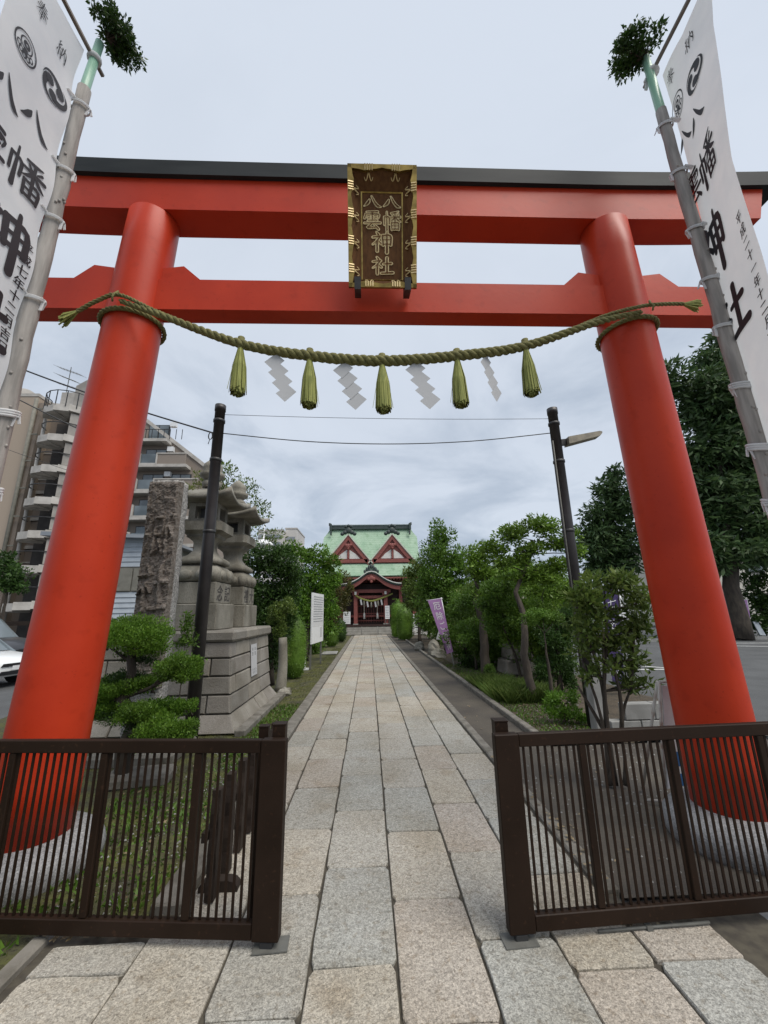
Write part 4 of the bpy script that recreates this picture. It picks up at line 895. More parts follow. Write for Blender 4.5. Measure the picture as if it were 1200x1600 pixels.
# ------------------------------------------------------------------ LAMP POLES AND CABLES
def lamppole(x, y, top, label, lamp):
    t = thing('lamp_pole', (x, y, 0), label, 'pole', 'dark steel poles with cables')
    MB().tube([(x, y, 0), (x, y, 3), (x, y, top-.10), (x, y, top-.10), (x, y, top)], [.09, .083, .078, .086, .086], 18).build('shaft', M['pole_black'], t)
    for z in (top-.28, top-.95, top-2.1): MB().lathe([(.082, -.025), (.092, -.02), (.092, .02), (.082, .025)], (x, y, z), 18).build('band', M['iron'], t)
    if lamp:
        MB().bar((x+.03, y, top-.62), (x+.20, y, top-.60), .06, .10).build('lamp_bracket', M['iron'], t)
        mb = MB(); a, b = Vector((x+.16, y-.02, top-.60)), Vector((x+.70, y-.02, top-.50)); P_ = []
        for p, hw, z0, z1 in ((a, .085, -.075, .05), (b, .075, -.03, .055), (b+Vector((.06, 0, .03)), .05, .0, .03)):
            P_ += [(p.x, p.y-hw, p.z+z0), (p.x, p.y+hw, p.z+z0), (p.x, p.y+hw, p.z+z1), (p.x, p.y-hw, p.z+z1)]
        mb.add(P_, [(0, 1, 2, 3), (8, 9, 10, 11)]+[(i*4+k, i*4+(k+1) % 4, i*4+4+(k+1) % 4, i*4+4+k) for i in range(2) for k in range(4)]); mb.build('lamp_head', M['lamp'], t)
        MB().tube([(x-.083, y-.05, .3), (x-.083, y-.05, top-.6)], .012, 6).build('conduit', M['steel'], t)
    return t
lamppole(-2.39, 5.98, 4.93, 'dark steel pole in front of the stone lanterns, without a lamp', False)
lamppole(3.12, 5.98, 4.88, 'dark steel pole with a flat street lamp on the right', True)
def cable(pts, r, label, group='overhead cables'):
    mb = MB(); mb.tube(spline(pts, 40), r, 5, smooth=True)
    return tag(mb.build('overhead_cable', M['iron']), label, 'cable', group), mb
def sag(a, b, s_): return [a, tuple((a[i]*.75+b[i]*.25)-(s_*.75 if i == 2 else 0) for i in range(3)), tuple((a[i]+b[i])/2-(s_ if i == 2 else 0) for i in range(3)), tuple((a[i]*.25+b[i]*.75)-(s_*.75 if i == 2 else 0) for i in range(3)), b]
cable(sag((-2.32, 5.98, 4.77), (3.05, 5.98, 4.70), .035), .004, 'thin upper cable strung between the two dark poles')
cable(sag((-2.32, 5.98, 4.44), (3.05, 5.98, 4.44), .19), .008, 'sagging lower cable strung between the two dark poles')
cable(sag((-7.5, 6.0, 6.40), (-2.45, 5.98, 4.44), .10), .013, 'thick cable rising from the left pole past the torii')
cable(sag((-21, 17, 14.2), (-13.2, 21, 10.5), .2), .03, 'dark cable slanting down across the brown apartment block')
cable(sag((-20.5, 16, 10.7), (-12.5, 21, 8.2), .2), .012, 'thin lower cable slanting across the brown apartment block')
mb = MB()
for k in range(3): mb.tube([(-2.50+.03*math.cos(a)+k*.004, 5.95, 4.38+.06*math.sin(a)) for a in [6.28*i/14 for i in range(15)]], .005, 4)
mb.tube([(-2.5, 5.95, 4.33), (-2.52, 5.95, 4.24)], .006, 4)
tag(mb.build('cable_loop', M['iron']), 'small coil of wire hanging from the cable at the left pole', 'wire coil')
# ------------------------------------------------------------------ SHRINE HALL
hall = thing('shrine_hall', (.22, 36, 0), 'red shrine hall with green copper roof, twin gables and curved porch at the path end', 'shrine')
HX = .22
def hp(mb, rows):   # loft rows of (x half width left/right list) -> here rows of points
    n = len(rows[0]); vs_ = [p for r in rows for p in r]
    return mb.add(vs_, [(j*n+i, j*n+i+1, (j+1)*n+i+1, (j+1)*n+i) for j in range(len(rows)-1) for i in range(n-1)], True)
# main roof as overlapping copper courses (each a sheet step), front and back
def course(t): # t 0 ridge .. 1 eave: returns y,z,halfwidth
    y = 36-4.05*t; z = 9.05-4.6*(t**.80)
    hw = 3.72+min(1, t*8)*.54-t*.28 if t < .68 else 3.75
    return y, z, hw
NC = 26; mb = MB()
for side in (1, -1):
    for k in range(NC):
        y0, z0, h0 = course(k/NC); y1, z1, h1 = course((k+1)/NC)
        Y0, Y1 = (y0, y1) if side == 1 else (72-y0, 72-y1)
        mb.add([(HX-h0, Y0, z0+.035), (HX+h0, Y0, z0+.035), (HX+h1, Y1, z1+.05), (HX-h1, Y1, z1+.05), (HX+h1, Y1, z1+.0), (HX-h1, Y1, z1+.0)], [(0, 1, 2, 3), (3, 2, 4, 5)])
rf = mb.build('roof', M['copper'], hall)
mb = MB()
for s_ in (-1, 1):
    mb.add([(HX+s_*3.72, 36, 9.0)]+[(HX+s_*course(k/8)[2]-s_*.02, course(k/8)[0], course(k/8)[1]) for k in range(1, 9)]+[(HX+s_*course(k/8)[2]-s_*.02, 72-course(k/8)[0], course(k/8)[1]) for k in range(8, 0, -1)], [tuple(range(17))])
mb.build('roof_end', M['shrine_red'], hall)
mb = MB(); mb.box((HX, 36, 9.22), (7.15, .5, .34)); mb.build('ridge_base', M['dk_copper'], rf)
mb = MB(); mb.box((HX, 36, 9.44), (7.35, .62, .10), bev=.03)
mb.build('ridge_cap', M['siding'], rf)
for s_ in (-1, 1):
    mb = MB(); mb.box((HX+s_*3.62, 35.9, 9.25), (.22, .7, .62), bev=.05); mb.box((HX+s_*3.72, 35.85, 9.52), (.16, .3, .22)); mb.box((HX+s_*3.55, 35.35, 8.62), (.14, .2, .42), bev=.03); mb.build('ridge_end_tile', M['dk_copper'], rf)
for gx in (-1.66, 2.02):
    ga = MB(); ap = (gx, 8.02); hw = 1.97; zb = 5.58; yf = 33.05
    for s_ in (-1, 1):
        vs_ = []
        n = 8
        for i in range(n+1):
            t = i/n; x = gx+s_*hw*1.03*t; z = 8.10-(8.10-zb)*(t**.93)
            yb = min(36, 33.0+max(.1, (z-5.4)*1.0)); vs_ += [(x, yf-.12, z), (x, yb+.3, z), (x, yf-.12, z-.10)]
        ga.add(vs_, [(i*3, i*3+3, i*3+4, i*3+1) for i in range(n)]+[(i*3, i*3+2, i*3+5, i*3+3) for i in range(n)])
    g = ga.build('gable', M['copper'], hall)
    mb = MB()
    for s_ in (-1, 1):
        vs_ = []; n = 8
        for i in range(n+1):
            t = i/n; x = gx+s_*hw*t; z = 7.98-(7.98-zb)*(t**.93); wd = .42+.10*t
            vs_ += [(x, yf-.10, z), (x, yf-.10, z-wd), (x, yf+.02, z), (x, yf+.02, z-wd)]
        mb.add(vs_, [(i*4, i*4+1, i*4+5, i*4+4) for i in range(n)]+[(i*4+1, i*4+3, i*4+7, i*4+5) for i in range(n)]+[(n*4, n*4+2, n*4+3, n*4+1)])
    mb.build('barge_board', M['shrine_red'], g)
    mb = MB()
    for s_ in (-1, 1): mb.bar((gx, yf-.14, 8.03), (gx+s_*hw*1.02, yf-.14, zb+.02), .08, .05, up=(0, 1, 0))
    mb.build('gilded_edge', M['cream'], g)
    MB().add([(gx-1.66, yf+.06, zb), (gx+1.66, yf+.06, zb), (gx, yf+.06, 7.9)], [(0, 1, 2)]).build('gable_wall', M['shrine_red'], g)
    for s_ in (-1, 1): MB().add([(gx+s_*.10, yf+.03, zb+.40), (gx+s_*.98, yf+.03, zb+.40), (gx+s_*.62, yf+.03, zb+.80), (gx+s_*.10, yf+.03, zb+1.16)], [(0, 1, 2, 3)]).build('white_panel', M['plaster'], g)
    mb = MB(); mb.box((gx, yf-.0, zb+.85), (.16, .10, .9)); mb.box((gx, yf-.02, zb+.20), (3.2, .16, .28)); mb.build('gable_beam', M['shrine_red'], g)
    mb = MB()
    for k, (dx, dz, r) in enumerate(((0, 0, .20), (-.17, .08, .13), (.17, .08, .13), (0, -.2, .10))): mb.ball((gx+dx, yf-.16, 7.02+dz), (r, .06, r), 10, 6)
    mb.build('gable_pendant', M['shrine_red'], g)
    mb = MB()
    for dx, dz, r in ((0, .15, .30), (-.28, -.02, .2), (.28, -.02, .2), (-.52, -.15, .17), (.52, -.15, .17), (-.22, .48, .16), (.22, .48, .16), (0, .55, .14)): mb.ball((gx+dx, yf+.1, 8.25+dz), (r, .16, r), 10, 6)
    mb.build('ridge_ornament', M['dk_copper'], g)
# walls and pillars
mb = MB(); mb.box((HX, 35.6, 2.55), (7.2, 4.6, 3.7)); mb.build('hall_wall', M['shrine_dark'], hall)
for z, h in ((4.12, .26), (3.72, .16), (1.35, .16)): MB().box((HX, 33.2, z), (7.4, .26, h)).build('tie_beam', M['shrine_red'], hall)
MB().box((HX, 32.75, 4.30), (8.2, 1.5, .10)).build('eave_board', M['shrine_red'], hall)
for i in range(34): MB().box((HX-4+i*.2425, 32.6, 4.20), (.09, 1.1, .08)).build('rafter', M['shrine_red'], hall)
for x in (-3.3, -2.2, -1.02, 1.42, 2.6, 3.7): MB().box((x, 33.12, 2.4), (.26, .26, 3.4)).build('wall_pillar', M['shrine_red'], hall)
for i in range(11): MB().box((-.82+i*.205, 33.26, 1.9), (.04, .04, 2.1)).build('lattice_bar', M['shrine_red'], hall)
for z in (1.0, 1.55, 2.15): MB().box((.2, 33.25, z), (2.2, .05, .08)).build('lattice_rail', M['shrine_red'], hall)
MB().box((HX, 32.6, .66), (7.6, 1.6, .12)).build('floor_deck', M['shrine_dark'], hall)
# porch
for s_, x in ((-1, -1.03), (1, 1.33)):
    p = MB().box((x, 32.3, 1.98), (.30, .30, 2.50), bev=.03).build('porch_pillar', M['shrine_red'], hall); MB().box((x, 32.3, .74), (.40, .40, .12)).build('pillar_base', M['step'], p)
    MB().box((x, 32.3, 3.05), (.5, .4, .22), bev=.04).build('bracket_block', M['shrine_red'], hall)
    MB().box((x, 32.05, 3.12), (.16, .2, .24)).build('carved_nose', M['plaster'], hall)
MB().box((.15, 32.3, 3.28), (3.2, .24, .26)).build('porch_beam', M['shrine_red'], hall)
MB().box((.15, 32.35, 2.82), (2.2, .16, .22)).build('porch_beam', M['shrine_red'], hall)
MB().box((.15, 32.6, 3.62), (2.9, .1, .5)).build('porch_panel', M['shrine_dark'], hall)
KU = [0, .3, .6, .95, 1.25, 1.65, 2.0, 2.35]; KZ = [4.78, 4.72, 4.53, 4.27, 4.10, 3.93, 3.85, 3.82]
us = [i/20*2.35 for i in range(-20, 21)]; kz = lambda u: float(np.interp(abs(u), KU, KZ))
def band(mb, z0, z1, ya, yb, sh=1.0):
    vs_ = [];
    for u in us: vs_ += [(.22+u*sh, ya, kz(u)+z1), (.22+u*sh, ya, kz(u)+z0), (.22+u*sh, yb, kz(u)+z0), (.22+u*sh, yb, kz(u)+z1)]
    n = len(us); return mb.add(vs_, [(i*4+k, i*4+(k+1) % 4, i*4+4+(k+1) % 4, i*4+4+k) for i in range(n-1) for k in range(4)]+[(0, 1, 2, 3), (n*4-1, n*4-2, n*4-3, n*4-4)])
pr = band(MB(), -.09, .0, 31.35, 33.4).build('porch_roof', M['copper'], hall)
band(MB(), -.05, .012, 31.30, 31.42).build('pale_edge', M['plaster'], pr)
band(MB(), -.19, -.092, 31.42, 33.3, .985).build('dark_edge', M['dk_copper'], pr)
band(MB(), -.50, -.192, 31.48, 31.62, .96).build('curved_barge_board', M['shrine_red'], pr)
mb = MB()
for dx, dz, r in ((0, 0, .22), (-.2, -.05, .14), (.2, -.05, .14), (0, -.25, .12)): mb.ball((.22+dx, 31.42, 4.22+dz), (r, .07, r), 10, 6)
mb.build('porch_pendant', M['shrine_red'], pr)
mb = MB()
for k in range(-3, 4): mb.ball((.22+k*.17, 31.55, 4.93+.22*math.cos(k*.55)-.05*abs(k)), (.11, .10, .14+.08*math.cos(k*.5)), 9, 6)
mb.box((.22, 31.6, 4.85), (.9, .2, .16)); mb.build('porch_ridge_ornament', M['dk_copper'], pr)
# steps, each of three stones
stp_ = tag(MB().box((.1, 32.0, .05), (3.4, 1.6, .12)).build('stone_steps', M['step']), kind='structure')
for k in range(4):
    hw = 1.98-.05*k; xs = [.06-hw, .06-.62, .06+.62, .06+hw]
    for a, b in zip(xs[:-1], xs[1:]): MB().box(((a+b)/2, 31.15+.29*k+.3, .09+.175*k), (b-a-.025, .9, .172), bev=.012).build('step_stone', M['step'], stp_)
sr = thing('porch_rope', (.2, 32.0, 2.6), 'straw rope with white paper strips under the shrine porch', 'rope')
P_ = spline([(-1.05, 32.05, 2.96), (-.5, 32.02, 2.66), (.2, 32.0, 2.50), (.9, 32.02, 2.66), (1.9, 32.05, 3.05)], 60); mb = MB(); twisted(mb, P_, lambda t: .055+.03*math.sin(math.pi*t), .35); mb.build('strand', M['straw'], sr)
for x in (-.62, -.12, .50, .98):
    z = min(P_, key=lambda p: abs(p.x-x)).z-.08; mb = MB(); mb.bar((x, 31.95, z), (x+.07, 31.95, z-.42), .12, .006, up=(0, 1, 0)); mb.build('paper_strip', M['paper'], sr)
for x in (-.36, .2, .74):
    z = min(P_, key=lambda p: abs(p.x-x)).z-.08; MB().lathe([(.03, 0), (.06, -.1), (.09, -.40), (.02, -.41)], (x, 31.98, z), 9).build('straw_tassel', M['lantern'], sr)
for x, lb in ((-.36, 'left bell rope with a white tassel inside the shrine porch'), (.68, 'right bell rope with a white tassel inside the shrine porch')):
    t = thing('bell_rope', (x, 32.7, 1), lb, 'bell rope', 'bell ropes under the porch'); MB().tube([(x, 32.7, 2.8), (x, 32.7, 1.6)], .035, 7).build('cord', M['cream'], t); MB().lathe([(.04, 1.62), (.08, 1.5), (.09, 1.15), (.03, 1.13)], (x, 32.7, 0), 9).build('cloth_end', M['plaster'], t)
def panel(x0, x1, y, z0, z1, label, lines, zleg=0):
    t = thing('notice_board', ((x0+x1)/2, y, zleg), label, 'notice board'); MB().box(((x0+x1)/2, y, (z0+z1)/2), (x1-x0, .04, z1-z0)).build('panel', M['white'], t)
    for x in (x0+.04, x1-.04): MB().box((x, y+.03, (z1+zleg)/2), (.04, .03, z1-zleg)).build('leg', M['steel'], t)
    mb = MB()
    for k in range(lines):
        z = z1-(z1-z0)*(k+1)/(lines+1); mb.add([(x0+.12*(x1-x0), y-.023, z-.02), (x1-.15*(x1-x0), y-.023, z-.02), (x1-.15*(x1-x0), y-.023, z+.015), (x0+.12*(x1-x0), y-.023, z+.015)], [(0, 1, 2, 3)])
    mb.build('print', M['far_band'], t)
panel(-1.98, -1.42, 32.0, .80, 1.72, 'white notice board left of the shrine steps', 5, .72); panel(1.27, 1.62, 32.02, 1.12, 2.12, 'narrow white notice hanging by the right porch pillar', 7, .72)

# ------------------------------------------------------------------ VEGETATION (clumps: x, y, z, rx, rz)
CL = {
'conic_tree':[(3.36,17.5,4.87,0.69,0.77),(3.2,17.5,4.01,1.03,0.75),(3.32,17.5,3.11,1.19,0.79),(3.15,17.5,2.15,1.12,0.77),(2.58,17.5,2.98,0.73,0.61),(3.96,17.5,3.8,0.69,0.69),(2.7,17.5,1.36,0.99,0.59),(3.52,17.5,1.34,0.94,0.64),(4.01,17.5,2.41,0.73,0.77)],
'left_of_conic':[(2.52,22.0,3.0,0.7,0.9),(2.8,22.0,3.87,0.57,0.64),(2.91,22.0,2.31,0.84,0.75),(2.38,22.0,1.98,0.69,0.61),(2.26,22.0,3.59,0.35,0.49)],
'layered':[(3.76,8.2,3.33,0.53,0.24),(3.05,8.2,3.12,0.47,0.21),(2.54,8.2,2.85,0.33,0.19),(4.11,8.2,3.01,0.36,0.19),(3.43,8.2,2.84,0.38,0.16),(2.79,8.2,2.55,0.35,0.16),(3.91,8.2,2.47,0.41,0.16),(3.44,8.2,2.34,0.32,0.13),(3.16,8.2,2.22,0.4,0.13),(4.37,8.2,3.18,0.22,0.17),(4.45,8.2,2.77,0.14,0.16),(3.21,8.2,2.68,0.3,0.19),(3.63,8.2,2.21,0.35,0.13)],
'treeA':[(3.1,10.8,3.04,0.43,0.39),(3.38,10.8,2.6,0.39,0.28),(2.94,10.8,2.52,0.32,0.28),(3.7,10.8,2.16,0.46,0.24),(3.31,10.8,1.75,0.45,0.2),(3.82,10.8,1.66,0.42,0.2),(2.84,10.8,2.78,0.25,0.28),(3.91,10.8,2.5,0.32,0.28),(3.45,10.8,1.42,0.45,0.17),(2.95,10.8,2.01,0.21,0.2)],
'trimmed':[(3.13,7.3,1.49,0.38,0.13),(2.91,7.3,1.43,0.21,0.1),(3.33,7.3,1.42,0.21,0.1)],
'darkhedge':[(3.6,8.3,1.0,0.32,0.32),(3.75,8.3,0.63,0.31,0.36),(3.46,8.3,0.4,0.23,0.31),(3.95,8.3,1.0,0.24,0.37),(4.12,8.3,1.49,0.27,0.33),(3.89,8.3,0.27,0.21,0.26)],
'midhedge':[(3.2,13.0,1.0,0.37,0.67),(2.84,13.0,1.7,0.41,0.6),(3.36,13.0,0.43,0.36,0.38),(2.95,13.0,0.34,0.4,0.34),(2.47,13.0,0.73,0.36,0.46),(3.69,13.0,0.7,0.41,0.46)],
'ivybush':[(2.87,12.2,0.15,0.3,0.21),(3.18,12.2,0.02,0.22,0.18)],
'lowbush':[(2.71,6.2,0.31,0.17,0.14),(2.85,6.2,0.16,0.19,0.14),(2.97,6.2,0.33,0.13,0.12),(2.6,6.2,0.18,0.11,0.1),(3.06,6.2,0.09,0.15,0.1)],
'young':[(2.55,4.2,1.9,0.31,0.11),(2.31,4.2,1.7,0.26,0.12),(2.78,4.2,1.8,0.24,0.15),(2.17,4.2,1.38,0.2,0.14),(2.45,4.2,1.48,0.24,0.14),(2.77,4.2,1.53,0.21,0.17),(2.2,4.2,1.17,0.16,0.09),(2.51,4.2,1.22,0.23,0.11),(2.8,4.2,1.31,0.16,0.14),(2.65,4.2,1.06,0.2,0.09),(2.2,4.2,0.95,0.12,0.06)],
'cedarR':[(22.78,20.0,17.26,2.03,0.63),(23.42,20.0,15.07,2.39,0.96),(19.69,20.0,14.2,1.01,0.59),(20.94,20.0,12.96,1.77,0.74),(22.27,20.0,12.15,1.92,1.06),(19.33,20.0,11.75,1.28,0.8),(18.42,20.0,10.18,1.33,0.85),(20.18,20.0,9.8,1.71,1.0),(21.94,20.0,9.41,1.49,1.15),(18.37,20.0,8.3,1.3,0.89),(19.92,20.0,7.2,1.8,0.95),(18.24,20.0,6.15,1.27,0.78),(20.63,20.0,5.77,1.42,0.85),(17.59,20.0,4.78,1.18,0.61),(19.24,20.0,4.42,1.6,0.61),(21.07,20.0,4.73,1.05,0.82),(18.05,20.0,3.76,0.96,0.4),(18.56,20.0,12.55,0.76,0.49),(20.61,20.0,15.7,0.87,0.44)],
'cedarL':[(15.5,23.0,9.68,0.57,0.59),(15.06,23.0,8.72,0.98,0.75),(15.49,23.0,7.69,1.21,0.82),(14.23,23.0,7.3,1.04,0.73),(13.65,23.0,6.11,1.1,0.71),(14.99,23.0,5.9,1.34,0.87),(13.86,23.0,4.94,1.25,0.69),(15.16,23.0,4.55,1.17,0.77),(14.23,23.0,3.62,1.23,0.6),(13.36,23.0,4.19,0.77,0.45)],
'edgeshrub':[(21.07,21.0,2.98,0.86,0.76),(20.94,21.0,1.8,0.92,0.8),(20.3,21.0,0.66,0.63,0.72),(21.12,21.0,1.13,0.7,0.79)],
'L1':[(-2.68,10.2,2.79,0.58,0.42),(-2.88,10.2,2.24,0.51,0.44),(-2.19,10.2,2.7,0.55,0.39),(-2.4,10.2,2.07,0.57,0.41),(-2.68,10.2,1.46,0.47,0.46),(-2.13,10.2,1.38,0.4,0.52),(-2.33,10.2,0.71,0.34,0.38),(-1.94,10.2,2.3,0.38,0.38),(-2.37,10.2,3.11,0.42,0.23),(-2.89,10.2,3.2,0.23,0.17),(-2.0,10.2,1.83,0.32,0.38)],
'ivypost':[(-2.0,9.6,1.25,0.17,0.28),(-1.92,9.6,0.76,0.13,0.31),(-2.13,9.6,1.61,0.23,0.26),(-1.85,9.6,1.74,0.18,0.26)],
'L2':[(-2.29,15.0,3.73,0.77,0.49),(-2.9,15.0,3.98,0.48,0.29),(-1.57,15.0,3.32,0.57,0.48),(-2.39,15.0,2.97,0.85,0.48),(-1.79,15.0,2.49,0.7,0.52),(-1.32,15.0,2.84,0.43,0.38),(-2.48,15.0,2.28,0.61,0.46),(-1.66,15.0,1.69,0.65,0.5),(-1.42,15.0,1.13,0.41,0.4),(-2.23,15.0,1.59,0.55,0.54)],
'maple':[(-1.63,22.5,3.45,0.64,0.5),(-2.05,22.5,2.76,0.7,0.56),(-1.38,22.5,2.4,0.49,0.48),(-1.79,22.5,1.82,0.63,0.48),(-2.39,22.5,2.25,0.49,0.69),(-2.23,22.5,1.23,0.55,0.54),(-1.1,22.5,2.99,0.28,0.31)],
'L5':[(-4.8,13.5,6.42,0.45,0.34),(-4.25,13.5,5.87,0.53,0.33),(-5.14,13.5,5.99,0.44,0.33),(-3.88,13.5,5.28,0.44,0.32),(-4.55,13.5,5.4,0.53,0.33),(-3.59,13.5,4.87,0.31,0.23),(-5.09,13.5,6.7,0.27,0.22),(-5.41,13.5,5.3,0.3,0.42),(-3.95,13.5,4.6,0.44,0.32),(-3.38,13.5,4.15,0.56,0.31),(-4.25,13.5,4.2,0.43,0.31),(-4.81,13.5,4.61,0.26,0.32)],
'L7':[(-3.93,9.0,4.77,0.21,0.16),(-4.04,9.0,4.5,0.18,0.14),(-3.77,9.0,4.56,0.18,0.19)],
'shrubS':[(-2.5,5.75,1.46,0.1,0.15),(-2.42,5.75,1.29,0.09,0.12),(-2.52,5.75,1.25,0.08,0.08),(-2.5,5.75,1.58,0.07,0.07)],
'L6':[(-13.16,15.0,3.6,0.68,0.38),(-12.73,15.0,3.13,0.58,0.42),(-13.13,15.0,2.91,0.58,0.41),(-12.57,15.0,2.67,0.36,0.23)],
'backL':[(-4.43,27.0,1.59,1.25,1.64),(-5.71,27.0,2.42,1.25,1.25),(-3.19,27.0,1.56,1.25,1.23),(-2.96,27.0,0.56,0.58,0.48)],
'backR':[(8.33,26.0,1.35,1.66,2.02),(10.87,26.0,1.7,1.68,1.63),(6.27,26.0,1.39,1.65,1.6),(12.97,26.0,1.67,1.26,1.22),(4.99,26.0,0.63,0.81,0.94)],
'niwaki1':[(-2.47,4.5,1.42,0.39,0.17),(-2.68,4.5,1.44,0.24,0.13),(-2.25,4.5,1.39,0.19,0.13)],
'niwaki2':[(-1.92,4.35,1.11,0.23,0.12),(-2.03,4.35,1.09,0.14,0.08),(-1.8,4.35,1.08,0.13,0.1)],
'niwaki3':[(-2.57,4.6,0.93,0.34,0.09),(-2.73,4.6,0.89,0.2,0.09),(-2.33,4.6,0.93,0.11,0.08)],
'niwaki4':[(-2.07,4.4,0.72,0.33,0.09),(-2.36,4.4,0.7,0.19,0.08),(-1.84,4.4,0.75,0.11,0.08)],
'niwaki5':[(-1.88,4.2,0.58,0.26,0.12),(-2.08,4.2,0.55,0.15,0.1),(-1.72,4.2,0.58,0.11,0.09)],
'niwaki6':[(-2.72,4.6,0.73,0.18,0.09),(-2.76,4.6,0.66,0.13,0.07)],
}
T = tree
def mass(n, x0, x1, y0, y1, z0, z1, r0, r1):
    return [(random.uniform(x0, x1), random.uniform(y0, y1), random.uniform(z0, z1), (q := random.uniform(r0, r1)), q*.85) for _ in range(n)]
T('conifer_tree', CL['conic_tree'], M['l_mid'], 'tall rounded evergreen tree right of the shrine roof', 'tree', (3.3, 17.5, 0), .13, .75, .13, .78)
T('leafy_tree', CL['left_of_conic'], M['l_olive'], 'lighter leafy tree crowding the right edge of the shrine hall', 'tree', (2.7, 22, 0), .13, .75, .10, .75)
T('pruned_pine', CL['layered'], M['l_pine'], 'layered pruned pine with spreading flat pads right of the path', 'tree', (2.93, 7.6, 0), .085, 1.0, .085, .72, flat=.3, trunkpath=[(2.93, 7.6, 0), (2.90, 7.75, .8), (3.05, 7.95, 1.5), (2.98, 8.1, 1.95), (3.3, 8.2, 2.5), (3.6, 8.2, 3.0)])
T('twisted_tree', CL['treeA'], M['l_pine'], 'tree with a bare twisted trunk and fine tufted foliage beside the lane', 'tree', (2.94, 10.6, 0), .085, 1.0, .13, .70, trunkpath=[(2.94, 10.6, 0), (2.96, 10.7, .7), (3.0, 10.75, 1.3), (2.86, 10.8, 1.8), (2.96, 10.8, 2.2), (2.86, 10.8, 2.6), (3.0, 10.8, 3.0)])
T('flat_topped_tree', CL['trimmed'], M['l_mid'], 'small clipped tree with a flat top over bare brown twigs', 'tree', (3.15, 7.3, 0), .04, .7, .04, .6, lumps=12)
T('evergreen_shrub', CL['darkhedge'], M['l_dark'], 'dense dark evergreen shrub below the flat clipped tree', 'shrub', (3.75, 8.3, 0), .06, .8, .06, .75)
T('broadleaf_hedge', CL['midhedge'], M['l_mid'], 'tall dense hedge behind the purple flag', 'hedge', (3.0, 13, 0), .09, .8, .06, .78)
T('ground_shrub', CL['ivybush'], M['l_dark'], 'low dark shrub at the foot of the twisted tree', 'shrub', (3.0, 12.2, 0), .07, .8, .02, .7)
T('azalea_bush', CL['lowbush'], M['l_bright'], 'low bright green azalea bush by the bed kerb', 'shrub', (2.8, 6.2, 0), .045, .8, .02, .6)
T('round_bush', [(3.02, 10.4, .16, .17, .17)], M['l_mid'], 'small round clipped bush left of the bare tree trunk', 'shrub', (2.9, 10.4, 0), .04, .9, .012, .8)
yt = T('young_tree', CL['young']+[(random.uniform(2.2, 2.8), 4.2+random.uniform(-.12, .12), random.uniform(1.15, 1.85), .17, .12) for _ in range(9)]+[(random.uniform(2.15, 2.75), 4.2+random.uniform(-.15, .12), random.uniform(.78, 1.12), .13, .08) for _ in range(7)], M['l_olive'], 'young loose-leaved tree with several thin stems before the right torii pillar', 'tree', (2.26, 4.15, 0), .085, .62, .028, 0, lumps=14, lumpr=.42, asp=.36, trunkpath=[(2.26, 4.15, 0), (2.27, 4.16, .3), (2.33, 4.2, .8), (2.45, 4.2, 1.3), (2.5, 4.2, 1.85)])
mb = MB()
for a, b in (((2.24, 4.17, 0), (2.15, 4.2, 1.1)), ((2.29, 4.14, 0), (2.42, 4.2, 1.4)), ((2.36, 4.12, 0), (2.44, 4.18, .42)), ((2.44, 4.18, .42), (2.42, 4.2, 1.2)), ((2.44, 4.18, .42), (2.60, 4.2, .80)), ((2.60, 4.2, .80), (2.75, 4.2, 1.4)), ((2.3, 4.2, .4), (2.1, 4.25, .85)), ((2.33, 4.2, .6), (2.22, 4.2, 1.4))): limb(mb, a, b, .022, .010, .05, 7, 6)
mb.build('stem', M['bark'], yt)
T('cedar_tree', [(c[0], c[1], c[2], c[3]*1.2, c[4]*1.25) for c in CL['cedarR']]+mass(14, 17.5, 24, 19, 22, 6, 15, 1.2, 1.8), M['l_cedar'], 'huge dark cedar with drooping branches behind the right torii pillar', 'tree', (18.5, 20, 0), .46, 1.2, .42, .62, lumps=12, lumpr=.45, asp=.30, up=0, droop=.25, flat=.2, trunkpath=[(18.5, 20, 0), (18.6, 20, 3.4), (19.3, 20, 9), (21, 20, 15), (22, 20, 17)])
T('cedar_tree', [(c[0], c[1], c[2], c[3]*1.2, c[4]*1.2) for c in CL['cedarL']], M['l_cedar'], 'dark dense cedar left of the right torii pillar', 'tree', (14.3, 23, 0), .38, 1.2, .3, .66, lumps=12, asp=.32, up=0, droop=.2, flat=.2)
T('parking_shrub', CL['edgeshrub'], M['l_dark'], 'dark rounded shrub beyond the parking kerb', 'shrub', (20.7, 21, 0), .22, .85, .06, .78)
T('camellia_tree', CL['L1'], M['l_dark'], 'dense dark glossy tree right behind the stone terrace', 'tree', (-2.35, 10.2, 0), .085, .85, .09, .75)
T('ivy_creeper', CL['ivypost'], M['l_olive'], 'pale ivy climbing the grey stump at the lawn edge', 'creeper', (-1.95, 9.5, 0), .06, 1.0, .03, .55)
MB_ = thing('tree_stump', (-1.93, 9.4, 0), 'short grey lopped trunk standing on the mossy lawn', 'stump'); MB().tube([(-1.93, 9.4, -.02), (-1.92, 9.4, .1), (-1.90, 9.41, .5), (-1.92, 9.42, .95), (-1.93, 9.42, 1.1)], [.15, .115, .10, .095, .09], 14).build('trunk', M['lantern'], MB_)
T('maple_tree', CL['L2'], M['l_bright'], 'broad bright green maple behind the information board', 'tree', (-2.3, 15, 0), .11, .8, .12, .74)
T('maple_tree', CL['maple'], M['l_maple'], 'bronze tinted maple beside the left of the shrine porch', 'tree', (-1.95, 22.5, 0), .13, .75, .09, .6)
T('slender_tree', CL['L5'], M['l_olive'], 'loose airy tree rising behind the stone lanterns', 'tree', (-4.3, 13.5, 0), .13, .30, .07, 0, lumps=12, asp=.34)
